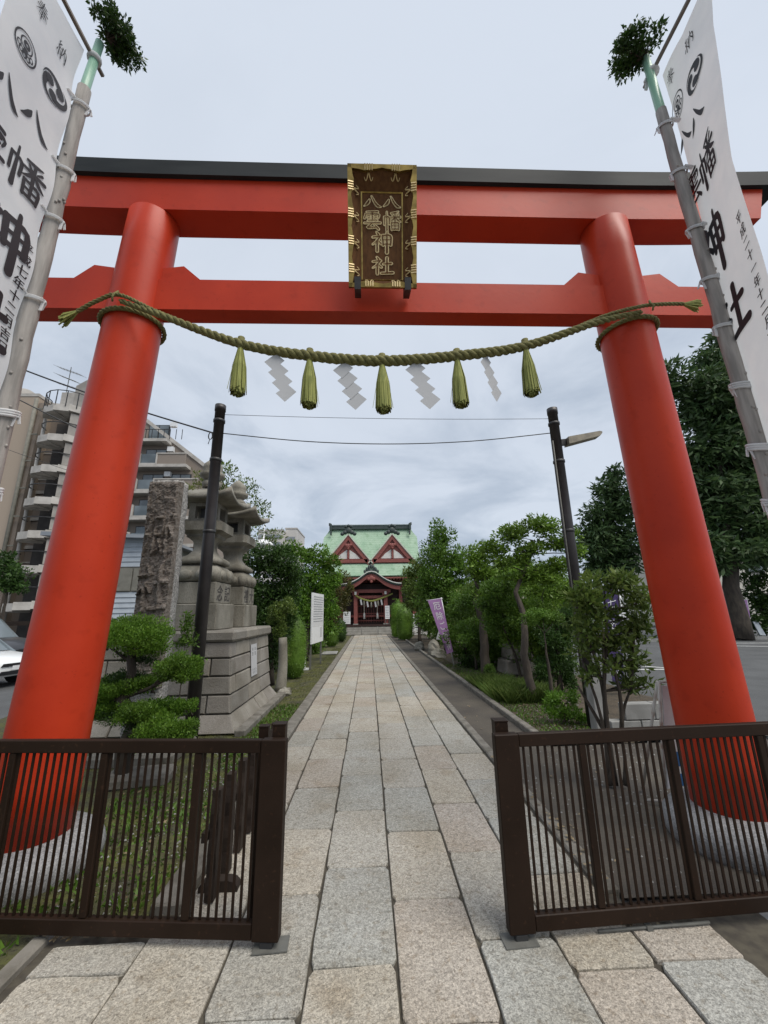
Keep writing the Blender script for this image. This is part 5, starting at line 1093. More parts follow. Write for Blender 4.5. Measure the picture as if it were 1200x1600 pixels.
T('bamboo_shoot_tree', CL['L7'], M['l_yellow'], 'yellowish young tree top left of the nearer lantern', 'tree', (-3.9, 9.0, 0), .10, .35, .03, 0, asp=.28)
T('terrace_shrub', CL['shrubS'], M['l_mid'], 'small broadleaf shrub between inscribed stone and lamp pole', 'shrub', (-2.5, 5.75, 0), .05, .6, .012, .4)
T('street_tree', CL['L6'], M['l_dark'], 'round dark tree at the far left by the parked cars', 'tree', (-12.9, 15, 0), .15, .8, .1, .75)
T('back_hedge', CL['backL'], M['l_dark'], 'dark hedge mass behind the left garden trees', 'hedge', (-4.4, 27, 0), .17, .8, .08, .8)
T('boundary_hedge', CL['backR'], M['l_mid'], 'long green boundary hedge behind the right garden trees', 'hedge', (8.5, 26, 0), .2, .8, .1, .82)
T('garden_hedge', mass(12, -3.3, -2.5, 11.2, 14, .3, 1.9, .45, .65), M['l_dark'], 'dark leafy hedge between the stone terrace and the information board', 'hedge', (-2.9, 12.5, 0), .09, .8, .05, .75)
T('garden_hedge', mass(16, -3.4, -2.3, 15.5, 21, .3, 2.2, .5, .8), M['l_mid'], 'leafy hedge behind the information board toward the shrine', 'hedge', (-2.8, 18, 0), .11, .8, .05, .75)
T('garden_hedge', mass(9, -3.3, -2.3, 23, 28, .3, 2.0, .6, .8), M['l_dark'], 'dark hedge just left of the shrine steps', 'hedge', (-2.8, 26, 0), .14, .8, .05, .75)
T('garden_hedge', mass(12, 3.6, 4.7, 9.2, 12.5, .3, 1.6, .4, .6), M['l_mid'], 'leafy hedge round the two-tier stone lantern', 'hedge', (4.6, 10.8, 0), .08, .8, .05, .75)
T('garden_hedge', mass(16, 3.4, 5.0, 13, 17, .4, 2.4, .55, .85), M['l_olive'], 'lighter leafy hedge below the tall rounded evergreen', 'hedge', (4.2, 15, 0), .11, .8, .05, .75)
T('garden_hedge', mass(12, 3.2, 5.0, 19, 25, .4, 2.6, .6, .9), M['l_mid'], 'tall leafy hedge behind the white paper sign', 'hedge', (4.2, 22, 0), .14, .8, .05, .75)
T('garden_hedge', mass(10, 2.75, 3.3, 11.2, 12.4, .3, 2.0, .3, .45), M['l_mid'], 'dense hedge right behind the bare twisted trunk', 'hedge', (3.0, 11.8, 0), .07, .8, .04, .7)
T('garden_hedge', mass(10, 3.3, 4.2, 8.6, 9.3, .8, 2.4, .28, .42), M['l_pine'], 'leafy screen behind the leaning trunk of the layered pine', 'hedge', (3.9, 9.0, 0), .065, .8, .04, .7)
T('garden_hedge', mass(9, 2.75, 3.4, 8.9, 9.8, 1.1, 2.3, .26, .38), M['l_mid'], 'leafy boughs in front of the upper part of the bare twisted trunk', 'shrub', (3.4, 9.4, 0), .065, .8, .04, .7)
T('camellia_bush', mass(7, 3.1, 3.9, 9.3, 9.9, .9, 2.0, .22, .34)+mass(4, 3.9, 4.3, 9.2, 9.8, .3, 1.0, .25, .35), M['l_pine'], 'bushy camellia hanging over the stone blocks beside the bare trunk', 'shrub', (3.9, 9.6, 0), .07, .8, .04, .7)
T('leafy_tree', mass(12, 4.2, 6.2, 11.5, 14.5, 1.4, 3.0, .55, .8), M['l_pine'], 'broad leafy tree filling the gap behind the layered pine', 'tree', (5.2, 13, 0), .10, .75, .1, .7)
def topiary(c, h, r, m, label, size, group=None, ex=3.6):
    t = thing('topiary', c, label, 'topiary', group); n, k = 20, 14; mb = MB(); vs_ = []
    prof_ = lambda q: r*(math.sin(math.pi*min(1, .10+.92*q))**.55 if q < .97 else .35)
    cl = []
    for i in range(k+1):
        q = i/k; rr = r*(1-abs(2*q-.86)**ex*.75) if i < k else r*.18
        vs_ += [(c[0]+rr*.93*math.cos(2*math.pi*a/n), c[1]+rr*.93*math.sin(2*math.pi*a/n), .04+h*.97*q) for a in range(n)]
    mb.add(vs_, [(i*n+a, i*n+(a+1) % n, (i+1)*n+(a+1) % n, (i+1)*n+a) for i in range(k) for a in range(n)]+[tuple(range(k*n, k*n+n))], True)
    V0 = np.array(vs_); N_ = int(2*math.pi*r*h*.55/(size*size*.5)*1.5)
    q = rng.uniform(0, 1, N_); a = rng.uniform(0, 6.28, N_); rr = r*(1-np.abs(2*q-.86)**ex*.75)*rng.uniform(.92, 1.02, N_)
    P = np.stack([c[0]+rr*np.cos(a), c[1]+rr*np.sin(a), .04+h*q], 1); nr_ = np.stack([np.cos(a), np.sin(a), (q-.5)*1.3], 1)
    o_ = unit(nr_*.5+rng.normal(size=(N_, 3))*.6); sd2 = unit(np.cross(o_, nr_+rng.normal(size=(N_, 3))*.5)); l = size*rng.uniform(.6, 1.2, (N_, 1))
    V = np.stack([P, P+o_*l*.5+sd2*l*.24, P+o_*l, P+o_*l*.5-sd2*l*.24], 1).reshape(-1, 3)
    mb.build('inner_body', m, t); npmesh('foliage', V, np.arange(4*N_).reshape(-1, 4), m, t)
topiary((-1.95, 11.1, 0), 1.66, .31, M['l_mid'], 'egg-shaped clipped shrub left of the information board', .045)
topiary((-1.86, 20.8, 0), 1.15, .34, M['l_mid'], 'low round clipped shrub beyond the information board', .07)
topiary((-1.66, 24.2, 0), 1.35, .36, M['l_dark'], 'dark clipped shrub nearest the shrine steps on the left', .08)
topiary((1.98, 27.6, 0), 2.45, .52, M['l_bright'], 'tall clipped green column beside the right end of the steps', .08, None, 7)
topiary((2.16, 24.9, 0), 2.05, .50, M['l_mid'], 'second clipped green column, in front of the tall one by the steps', .08, None, 6)
# cloud-pruned juniper
jn = thing('cloud_pruned_tree', (-2.45, 4.55, 0), 'cloud-pruned garden tree with flat leafy pads in front of the inscribed stone', 'tree')
for k in range(1, 7):
    cl = CL['niwaki%d' % k]; cl = [(c[0], c[1], c[2]-.02, c[3]*1.06, c[4]*1.30) for c in cl]; V, F = leaf_arrays(cl, .024, 1.35, lumps=18, lumpr=.42, asp=.5, up=.9, shell=.3); V2, F2 = core_arrays(cl, .72)
    npmesh('foliage_pad', np.concatenate([V, V2]), np.concatenate([F, F2+len(V)]), M['l_clip'], jn)
V, F = leaf_arrays([(-2.62, 4.64, .98, .24, .10), (-2.6, 4.62, .62, .28, .11), (-2.3, 4.52, .52, .26, .10), (-2.45, 4.6, 1.18, .2, .07)], .026, .7, lumps=14, up=.3, shell=.2); npmesh('foliage_pad', V, F, M['l_dark'], jn)
mb = MB()
mb.tube([(-2.45, 4.6, -.05), (-2.5, 4.6, .3), (-2.42, 4.58, .55), (-2.55, 4.56, .8), (-2.48, 4.54, 1.05), (-2.52, 4.5, 1.35)], [.085, .075, .062, .055, .045, .03], 10)
for a, b, r in (((-2.42, 4.58, .55), (-2.1, 4.42, .66), .03), ((-2.42, 4.5, .5), (-1.9, 4.25, .52), .028), ((-2.55, 4.56, .8), (-2.2, 4.45, .92), .03), ((-2.2, 4.45, .92), (-1.92, 4.36, 1.03), .022), ((-2.55, 4.56, .8), (-2.75, 4.6, .72), .025), ((-2.5, 4.55, .95), (-2.6, 4.6, .9), .02), ((-2.2, 4.45, .92), (-1.98, 4.36, 1.06), .014), ((-2.5, 4.52, 1.15), (-2.75, 4.5, 1.34), .018), ((-2.5, 4.52, 1.2), (-2.25, 4.5, 1.32), .018)): limb(mb, a, b, r, r*.45, .08, 7, 7)
for k in range(26):
    c = random.choice(CL['niwaki1']+CL['niwaki3']+CL['niwaki4']); limb(mb, (c[0]+random.uniform(-.1, .1), c[1], c[2]-c[4]*1.3), (c[0]+random.uniform(-1, 1)*c[3]*.8, c[1]+random.uniform(-.1, .1), c[2]-c[4]*.3), .008, .003, .1, 5, 4)
mb.build('trunk', M['bark'], jn)
# ------------------------------------------------------------------ GARDEN OBJECTS
def nobori(name, base, top, tl, tr, br_, bl_, m, text, label):
    t = thing(name, base, label, 'flag'); MB().tube([base, top], .018, 7).build('pole', M['white'], t)
    MB().tube([tuple(Vector(tr)+(Vector(tr)-Vector(tl)).normalized()*.06), tuple(Vector(tl)+(Vector(tl)-Vector(tr)).normalized()*.04)], .008, 6).build('cross_rod', M['white'], t)
    A, B, Cc, D = [Vector(q) for q in (tl, tr, br_, bl_)]; nn = (B-A).cross(D-A).normalized(); nn = nn if nn.y < 0 else -nn
    def f(u, v, d): return tuple(A.lerp(B, u).lerp(D.lerp(Cc, u), v)+nn*(d+.012*math.sin(v*9+u*3)))
    mb = MB(); nu, nv = 6, 24
    mb.add([f(i/nu, j/nv, 0) for j in range(nv+1) for i in range(nu+1)], [(j*(nu+1)+i, j*(nu+1)+i+1, (j+1)*(nu+1)+i+1, (j+1)*(nu+1)+i) for j in range(nv) for i in range(nu)], True); mb.build('cloth', m, t, fixn=False)
    W_, H_ = (B-A).length, (D-A).length; mb = MB(); n = len(text); s_ = min(.62*W_, .8*H_/n)
    for k, ch in enumerate(text):
        mb = MB(); v, fs = font2d(ch); mb.add([f(.55+a*s_/W_, (k+.7)/(n+.4)-b*s_/H_, .008) for a, b in v], fs); mb.build('printed_character', M['white'], t, fixn=False)
    return t
nobori('purple_flag', (2.57, 12.78, 0), (2.29, 12.8, 2.03), (1.85, 12.74, 1.95), (2.28, 12.76, 2.0), (2.57, 12.76, .40), (2.37, 12.74, .34), M['purple'], '厄除ご祈祷', 'faded purple flag leaning over the brown lane')
nobori('purple_flag', (18.92, 19.9, 0), (19.12, 19.9, 1.95), (18.6, 19.86, 1.85), (19.08, 19.86, 1.90), (18.98, 19.86, .62), (18.62, 19.86, .58), M['purple'], '七五三詣', 'purple flag in front of the big cedar trunk')
nobori('purple_flag', (5.02, 8.0, 0), (5.06, 8.0, 2.05), (4.68, 7.98, 1.98), (5.02, 7.98, 2.02), (4.86, 7.98, .13), (4.62, 7.98, .2), M['deep_purple'], '七五三詣', 'dark purple flag half hidden behind the young tree')
# information board
ib = thing('information_board', (-1.66, 13, 0), 'white information board on two posts beside the left lawn', 'notice board')
A0, A1 = Vector((-1.735, 12.56, 0)), Vector((-1.565, 14.1, 0)); dv_ = (A1-A0).normalized(); nv_ = Vector((dv_.y, -dv_.x, 0))
def bf(u, v, d): p = A0+dv_*u+nv_*d; return (p.x, p.y, .72+v)
WB = (A1-A0).length; HB = 1.52
mb = MB(); mb.add([bf(u, v, d) for d in (-.02, .02) for u, v in ((0, 0), (WB, 0), (WB, HB), (0, HB))], [(0, 1, 2, 3), (7, 6, 5, 4), (0, 4, 5, 1), (1, 5, 6, 2), (2, 6, 7, 3), (3, 7, 4, 0)]); mb.build('panel', M['white'], ib)
for u in (.1, WB-.1): mb = MB(); p = A0+dv_*u-nv_*.03; mb.box((p.x, p.y, .36+.4), (.05, .05, 1.5)); mb.build('leg', M['steel'], ib)
mb = MB(); mb.add([bf(u, v, .0225) for u, v in ((.08, .50), (WB-.08, .50), (WB-.08, HB-.06), (.08, HB-.06))], [(0, 1, 2, 3)]); mb.build('pasted_sheet', M['cloth'], ib, fixn=False)
mb = MB(); mb.add([bf(u, v, .0225) for u, v in ((WB-.45, .14), (WB-.2, .14), (WB-.2, .46), (WB-.45, .46))], [(0, 1, 2, 3)]); mb.build('small_sheet', M['paper'], ib, fixn=False)
mb = MB()
for k in range(11):
    u = .15
    while u < WB-.2:
        l = random.uniform(.03, .14); z = HB-.13-.075*k; mb.add([bf(a, b, .025) for a, b in ((u, z), (u+l, z), (u+l, z+.022), (u, z+.022))], [(0, 1, 2, 3)]); u += l+.02
mb.build('print', M['far_band'], ib, fixn=False)
mb = MB(); mb.box((-1.95, 12.6, .03), (.32, .12, .05)); mb.box((-1.9, 12.62, .2), (.025, .025, .34)); tag(mb.build('ground_marker', M['white']), 'small white ground marker left of the board legs', 'marker')
tag(MB().box((-1.62, 17.4, .03), (.62, .95, .06), bev=.02).build('stone_slab', M['concrete']), 'pale rectangular stone slab set in the lawn before the steps', 'stone slab')
panel(3.06, 3.72, 28.5, .35, 1.45, 'small white paper sign under the tall evergreen', 4)
tag(MB().add([(2.62, 16.2, .55), (2.95, 16.2, .50), (2.80, 16.2, 1.05), (2.62, 16.24, .55), (2.95, 16.24, .50), (2.80, 16.24, 1.05)], [(0, 1, 2), (5, 4, 3), (0, 3, 4, 1), (1, 4, 5, 2), (2, 5, 3, 0)]).build('white_sign', M['paper']), 'white pointed sign tip behind the faded purple flag', 'sign')
def rock(c, s_, label, m=None, cat='rock'):
    mb = MB(); n, k = 14, 9; vs_ = []
    for i in range(k+1):
        for a in range(n):
            th, ph = math.pi*i/k, 2*math.pi*a/n; d = Vector((math.sin(th)*math.cos(ph), math.sin(th)*math.sin(ph), math.cos(th))); q = 1+.28*mn.noise(d*2.1+Vector(c))+.14*mn.noise(d*5+Vector(c))
            vs_.append((c[0]+d.x*s_[0]*q, c[1]+d.y*s_[1]*q, c[2]+d.z*s_[2]*q))
    mb.add(vs_, [(i*n+a, i*n+(a+1) % n, (i+1)*n+(a+1) % n, (i+1)*n+a) for i in range(k) for a in range(n)]); return tag(mb.build('garden_rock', m or M['lantern']), label, cat, 'garden rocks')
rock((2.42, 15.6, .22), (.22, .25, .35), 'upright pale garden rock left of the faded purple flag'); rock((2.52, 15.2, .05), (.30, .3, .24), 'low rock at the foot of the upright pale rock')
rock((2.2, 18.2, .1), (.22, .25, .25), 'grey rock deeper under the tall evergreen'); rock((-1.75, 8.95, .03), (.14, .2, .1), 'small rock at the far end of the terrace edging')
# right-hand stone lantern on a block base
gl = thing('garden_lantern', (3.95, 11, 0), 'old stone lantern on a two-tier block base among the right garden trees', 'stone lantern')
for (x0, x1, z0, z1) in ((3.46, 3.98, 0, .36), (3.985, 4.5, 0, .36), (3.60, 4.30, .365, .72)): MB().box(((x0+x1)/2, 11, (z0+z1)/2), (x1-x0, .8, z1-z0), taper=.9, bev=.03).build('base_block', M['wall_stone'], gl)
MB().box((3.95, 11, .98), (.62, .62, .20), bev=.03).build('foot_slab', M['lantern'], gl)
MB().lathe([(.2, .72), (.2, .88)], (3.95, 11, 0), 16).build('foot', M['lantern'], gl)
MB().lathe([(.22, 1.08), (.15, 1.2), (.15, 1.42), (.2, 1.46), (.27, 1.5), (.27, 1.58), (.18, 1.6)], (3.95, 11, 0), 20).build('shaft', M['lantern'], gl)
MB().lathe([(.17, 1.6), (.17, 1.82)], (3.95, 11, 0), 6, smooth=False).build('light_chamber', M['lantern'], gl)
MB().lathe([(.42, 1.82), (.43, 1.86), (.28, 1.96), (.12, 2.03), (.06, 2.06), (.10, 2.12), (.08, 2.2), (.01, 2.24)], (3.95, 11, 0), 24).build('roof', M['lantern'], gl)
# concrete post and low block wall by the parking
cp = thing('concrete_post', (3.0, 5.6, 0), 'square pale concrete post at the edge of the right planting bed', 'post'); MB().box((2.99, 5.6, .37), (.16, .16, .74), bev=.01).build('shaft', M['concrete'], cp)
lw = thing('block_wall', (3.6, 5.45, 0), 'low grey block wall behind the young tree', 'wall')
for r_ in range(2):
    for k in range(4): MB().box((3.28+.40*k+(.2 if r_ else 0), 5.55, .10+.2*r_), (.39, .14, .19), bev=.008).build('wall_block', M['concrete'], lw)
# white A-board sign behind the right pillar
ab = thing('sign_board', (2.75, 3.76, 0), 'white rusty-framed sign board with black lettering behind the right pillar', 'sign')
def af(u, v, d): return (2.484+u, 3.76-.18*v-d, v*.98)
mb = MB(); mb.add([af(u, v, d) for d in (-.008, .008) for u, v in ((.02, .12), (.58, .12), (.58, .97), (.02, .97))], [(0, 1, 2, 3), (7, 6, 5, 4), (0, 4, 5, 1), (1, 5, 6, 2), (2, 6, 7, 3), (3, 7, 4, 0)]); mb.build('panel', M['white'], ab)
mb = MB()
for a, b in (((0, 0), (0, 1)), ((.6, 0), (.6, 1)), ((0, 1), (.6, 1))): mb.tube([af(*a, 0), af(*b, 0)], .013, 8)
mb.build('front_frame', M['rust'], ab)
for u in (0, .6): MB().tube([af(u, 1, -.02), (2.484+u, 4.05, 0)], .013, 8).build('rear_leg', M['rust'], ab)
mb = MB().tube([(2.36, 3.80, .012), (2.55, 3.74, .012)], .012, 6)
mb.build('ground_bar', M['rust'], ab)
for i, ch in enumerate('参拝者の方へ'): mb = MB(); print_text(mb, ch, lambda u, v, d: af(.20+u, (v)/.98, .008+d), 0, .86-.118*i, .115, .03); mb.build('printed_character', M['ink'], ab, fixn=False)
mb = MB()
for v0, v1 in ((.14, .24), (.30, .42)): mb.add([af(u, v, .0105) for u, v in ((.10, v0), (.5, v0), (.5, v1), (.10, v1))], [(0, 1, 2, 3)])
mb.build('blue_stripe', M['blue'], ab, fixn=False)
# festival lantern and stand far right, behind the young tree
fs_ = thing('festival_stall', (8.3, 14, 0), 'small stall with red paper lantern and white awning beyond the young tree', 'stall')
mb = MB(); mb.box((8.25, 14, 1.50), (.9, .8, .06)); mb.box((8.25, 13.6, 1.4), (.9, .02, .2)); mb.build('awning', M['white'], fs_)
for x in (7.85, 8.65):
    for y in (13.65, 14.35): MB().box((x, y, .75), (.05, .05, 1.5)).build('leg', M['steel'], fs_)
MB().box((8.25, 14, .8), (.8, .7, .05)).build('counter', M['wood_dark'], fs_); MB().lathe([(.05, 1.74), (.13, 1.80), (.15, 1.92), (.13, 2.04), (.05, 2.10)], (8.4, 13.7, 0), 14).build('paper_lantern', M['red_cloth'], fs_); MB().box((8.4, 14.0, 1.8), (.04, .6, .6)).build('lantern_post', M['wood_dark'], fs_)
easel = thing('easel_board', (20.0, 21.0, 0), 'pale leaning easel board by the dark shrub', 'sign'); MB().add([(19.75, 20.3, .15), (20.05, 20.3, .12), (19.95, 20.45, .78), (19.68, 20.45, .8), (19.75, 20.34, .15), (20.05, 20.34, .12), (19.95, 20.49, .78), (19.68, 20.49, .8)], [(0, 1, 2, 3), (7, 6, 5, 4), (0, 4, 5, 1), (1, 5, 6, 2), (2, 6, 7, 3), (3, 7, 4, 0)]).build('panel', M['siding'], easel)
for x in (19.78, 20.02): MB().bar((x, 20.34, 0), (x-.05, 20.46, .6), .03).build('leg', M['steel'], easel)
# ------------------------------------------------------------------ VEHICLES
def car(name, x, y, rz, L, W, H, paint, label, tall=False):
    t = thing(name, (x, y, -.05), label, 'car')
    def tr(px, py, pz): ca, sa = math.cos(rz), math.sin(rz); return (x+px*ca-py*sa, y+px*sa+py*ca, pz-.05)
    hb = .62*H if not tall else .66*H
    st_ = [(-.5, .80, .30, .50), (-.485, .90, .20, .60), (-.42, .97, .17, .63), (-.2, 1, .16, .62), (0, 1, .16, .61), (.2, 1, .16, .60), (.27, .99, .16, .585), (.38, .96, .17, .55), (.45, .90, .18, .49), (.485, .78, .19, .43), (.5, .62, .24, .36)]
    mb = MB(); V = []; n = 10
    for (a, w_, b, c) in st_:
        hw = W/2*w_; zb, ztp = b*H, c*H*(1.06 if tall else 1)
        for k, (u, v) in enumerate(((-.90, 0), (-1, .15), (-1, .6), (-.93, .88), (-.70, 1), (.70, 1), (.93, .88), (1, .6), (1, .15), (.90, 0))): V.append(tr(a*L, u*hw, zb+(ztp-zb)*v))
    mb.add(V, [(i*n+k, i*n+(k+1) % n, (i+1)*n+(k+1) % n, (i+1)*n+k) for i in range(len(st_)-1) for k in range(n)]+[tuple(range(n)), tuple(range((len(st_)-1)*n, len(st_)*n))], True); mb.build('body', paint, t)
    cab = [(-.44, .80, .60), (-.36, .78, .98), (-.1, .78, 1.0), (.06, .76, .97), (.25, .84, .60)] if not tall else [(-.48, .86, .62), (-.45, .82, 1.0), (-.1, .82, 1.0), (.12, .80, .98), (.27, .86, .62)]
    mb = MB(); V = []
    for (a, w_, c) in cab:
        hw = W/2*w_; zb = .57*H
        V += [tr(a*L, -hw*1.12, zb), tr(a*L, -hw, max(c*H-.05, zb)), tr(a*L, -hw*.8, max(c*H, zb)), tr(a*L, hw*.8, max(c*H, zb)), tr(a*L, hw, max(c*H-.05, zb)), tr(a*L, hw*1.12, zb)]
    mb.add(V, [(i*6+k, i*6+k+1, (i+1)*6+k+1, (i+1)*6+k) for i in range(len(cab)-1) for k in range(5)]); mb.build('window_band', M['glass'], t)
    mb = MB(); mb.add([tr(a*L, s_*W/2*.64, c*H+.012) for a, c in ((-.37, .985), (-.1, 1.005), (.07, .975)) for s_ in (-1, 1)], [(0, 1, 3, 2), (2, 3, 5, 4)]); mb.build('roof', paint, t)
    for sx in (-.30, .31):
        for sy in (-1, 1):
            c = tr(sx*L, sy*(W/2-.10), .31); a = tr(sx*L, sy*(W/2-.21), .31); b = tr(sx*L, sy*(W/2-.005), .31)
            wl = MB().tube([a, b], .31, 20, smooth=False).build('wheel', M['tyre'], t); MB().tube([tr(sx*L, sy*(W/2-.02), .31), tr(sx*L, sy*(W/2+.004), .31)], .2, 14, smooth=False).build('rim', M['steel'], wl)
    for s_ in (-1, 1):
        mb = MB(); mb.add([tr(L*a, s_*W/2*b, H*c) for a, b, c in ((.502, .56, .395), (.475, .82, .41), (.43, .93, .455), (.47, .80, .46), (.500, .55, .415))], [(0, 1, 2, 3, 4)]); mb.build('headlight', M['glass'], t)
    mb = MB(); mb.add([tr(L*.506, s_*W/2*q, H*z) for s_, q, z in ((-1, .52, .36), (1, .52, .36), (1, .45, .415), (-1, .45, .415))], [(0, 1, 2, 3)]); mb.build('grille', M['car_black'], t)
    mb = MB(); mb.add([tr(L*a, s_*W/2*q, H*z) for a, s_, q, z in ((.503, -1, .55, .22), (.503, 1, .55, .22), (.512, 1, .50, .29), (.512, -1, .50, .29))], [(0, 1, 2, 3)]); mb.build('lower_intake', M['car_black'], t)
    mb = MB(); mb.add([tr(L*.515, s_*.16, z) for s_, z in ((-1, .43), (1, .43), (1, .53), (-1, .53))], [(0, 1, 2, 3)]); mb.build('number_plate', M['white'], t)
    return t
car('parked_car', -10.95, 11.5, R(-10), 4.0, 1.62, 1.42, M['car_white'], 'white car parked nose toward the path at the left edge')
car('parked_car', -13.3, 14.2, R(0), 4.2, 1.72, 1.75, M['car_black'], 'black tall car parked behind the white one', True)
rf_ = thing('rail_fence', (-15, 17, 0), 'brown rail fence behind the parked cars', 'fence'); MB().box((-17, 17, 1.45), (7.2, .10, .16)).build('rail', M['wood_dark'], rf_)
for k in range(5): MB().box((-20.2+k*1.68, 17, .7), (.1, .1, 1.4)).build('post', M['wood_dark'], rf_)
# ------------------------------------------------------------------ BUILDINGS
ap = thing('apartment_building', (-32, 36, 0), 'tall brown tiled apartment block with white spiral escape stairs at far left', 'building')
MB().box((-41.4, 42, 11.3), (19, 12, 22.6)).build('wall', M['apt_brown'], ap); MB().box((-41.4, 42, 22.75), (19.1, 12.1, .3)).build('parapet', M['apt_white'], ap)
MB().box((-29.6, 44, 10.8), (5.2, 12, 21.6)).build('rear_wall', M['apt_brown2'], ap)
MB().box((-31.65, 36.4, 11), (.35, .5, 22)).build('recess_pier', M['apt_brown2'], ap)
for z, a in ((20.9, 1), (16, 0), (11, 0)): MB().box((-34.2, 35.94, z), (1.0 if a else .3, .12, .7 if a else .2)).build('vent_hood', M['apt_white'], ap)
for x, m, r in ((-31.75, 'olive', .16), (-30.55, 'apt_white', .14)): MB().tube([(x, 35.7, 0), (x, 35.7, 22.2 if m == 'olive' else 20.6)], r, 8).build('drain_pipe', M[m], ap)
for k in range(8): MB().box((-31.5, 35.75, 2.6+2.65*k), (.9, .1, .12)).build('pipe_clamp', M['olive'], ap)
SX, SY = -28.6, 36.2
for k in range(7):
    z = 20.30-2.97*k; mb = MB(); A_ = [math.pi*(1.12+1.1*i/6) for i in range(7)]
    for i in range(6):
        zz0, zz1 = z+.07*i-.16*(i < 2), z+.07*i-.16*(i < 2)+.04
        P0 = [(SX+r*math.cos(a), SY+r*math.sin(a), q) for r in (2.15, .3) for a in (A_[i], A_[i+1]) for q in (z-.32+.09*i, z+.32+.09*i)]
        mb.add(P0, [(0, 2, 3, 1), (4, 5, 7, 6), (0, 1, 5, 4), (2, 6, 7, 3), (1, 3, 7, 5), (0, 4, 6, 2)])
    mb.build('stair_landing', M['apt_white'], ap)
    mb = MB(); B_ = [math.pi*(1.70+.09*i) for i in range(6)]
    for i in range(5):
        P0 = [(SX+r*math.cos(a), SY+r*math.sin(a), q) for r in (1.9, 1.75) for a in (B_[i], B_[i+1]) for q in (z-2.3, z-.2)]
        mb.add(P0, [(0, 2, 3, 1), (4, 5, 7, 6), (0, 1, 5, 4), (2, 6, 7, 3), (1, 3, 7, 5), (0, 4, 6, 2)])
    mb.build('stair_screen', M['apt_grey'], ap)
    mb = MB()
    for i in range(8): a = math.pi*(1.02+.125*i); a2 = math.pi*(1.02+.125*(i+1)); mb.bar((SX+2.0*math.cos(a), SY+2.0*math.sin(a), z-1.25), (SX+2.0*math.cos(a2), SY+2.0*math.sin(a2), z-1.25), .07)
    mb.build('hand_rail', M['iron'], ap)
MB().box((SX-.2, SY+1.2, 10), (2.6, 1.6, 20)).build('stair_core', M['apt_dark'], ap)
MB().box((-29.3, 38.5, 22.2), (2.6, 3, 2.9)).build('stair_head', M['apt_white'], ap); MB().prism([(-28.7, 20.6), (-26.9, 20.6), (-26.9, 23.6), (-27.7, 24.6), (-28.7, 23.9)], 36.2, 39).build('lift_tower', M['apt_grey'], ap)
mb = MB()
for i in range(9): a = math.pi*(1+.125*i); mb.bar((SX+2.1*math.cos(a), SY+2.1*math.sin(a), 20.6), (SX+2.1*math.cos(a), SY+2.1*math.sin(a), 22.2), .06); a2 = math.pi*(1+.125*(i+1)); mb.bar((SX+2.1*math.cos(a), SY+2.1*math.sin(a), 22.2), (SX+2.1*math.cos(a2), SY+2.1*math.sin(a2), 22.2), .06) if i < 8 else None
mb.build('roof_railing', M['iron'], ap)
an = thing('television_aerial', (-31, 38, 22.9), 'rooftop television aerial on the brown apartment block', 'aerial'); mb = MB(); mb.bar((-31, 38, 22.9), (-31, 38, 27.2), .05)
for z, l in ((26.9, 1.8), (26.0, 1.5), (25.2, 2.0)):
    mb.bar((-31-l/2, 37.6, z), (-31+l/2, 38.4, z-.4), .03)
    for k in range(8): q = -l/2+l*k/7; mb.bar((-31+q-.2, 37.6+.8*k/7-.5, z-.4*k/7), (-31+q+.2, 37.6+.8*k/7+.5, z-.4*k/7), .018)
mb.build('aerial_frame', M['steel'], an)
dsh = thing('roof_tank', (-35.6, 37.5, 22.9), 'rounded grey roof tank behind the banner pole', 'tank'); MB().lathe([(1.4, 0), (1.4, .5), (1.1, 1.1), (.5, 1.5), (.05, 1.6)], (-35.0, 38, 22.9), 20).build('shell', M['apt_grey'], dsh)
b2 = thing('terraced_apartments', (-24, 40, 0), 'stepped brown apartment block with white balcony trim behind the inscribed stone', 'building')
MB().prism([(-36, 0), (-16.0, 0), (-16.0, 15.9), (-23.1, 21.5), (-36, 21.5)], 39.0, 54).build('wall', M['apt_brown2'], b2)
MB().bar((-15.9, 39.0, 15.95), (-23.1, 39.0, 21.6), .3, .35).build('sloping_coping', M['apt_white'], b2)
right = [(18.9, -20.2), (16.15, -18.0), (13.45, -16.6), (10.8, -16.4), (8.1, -16.4), (5.4, -16.4)]
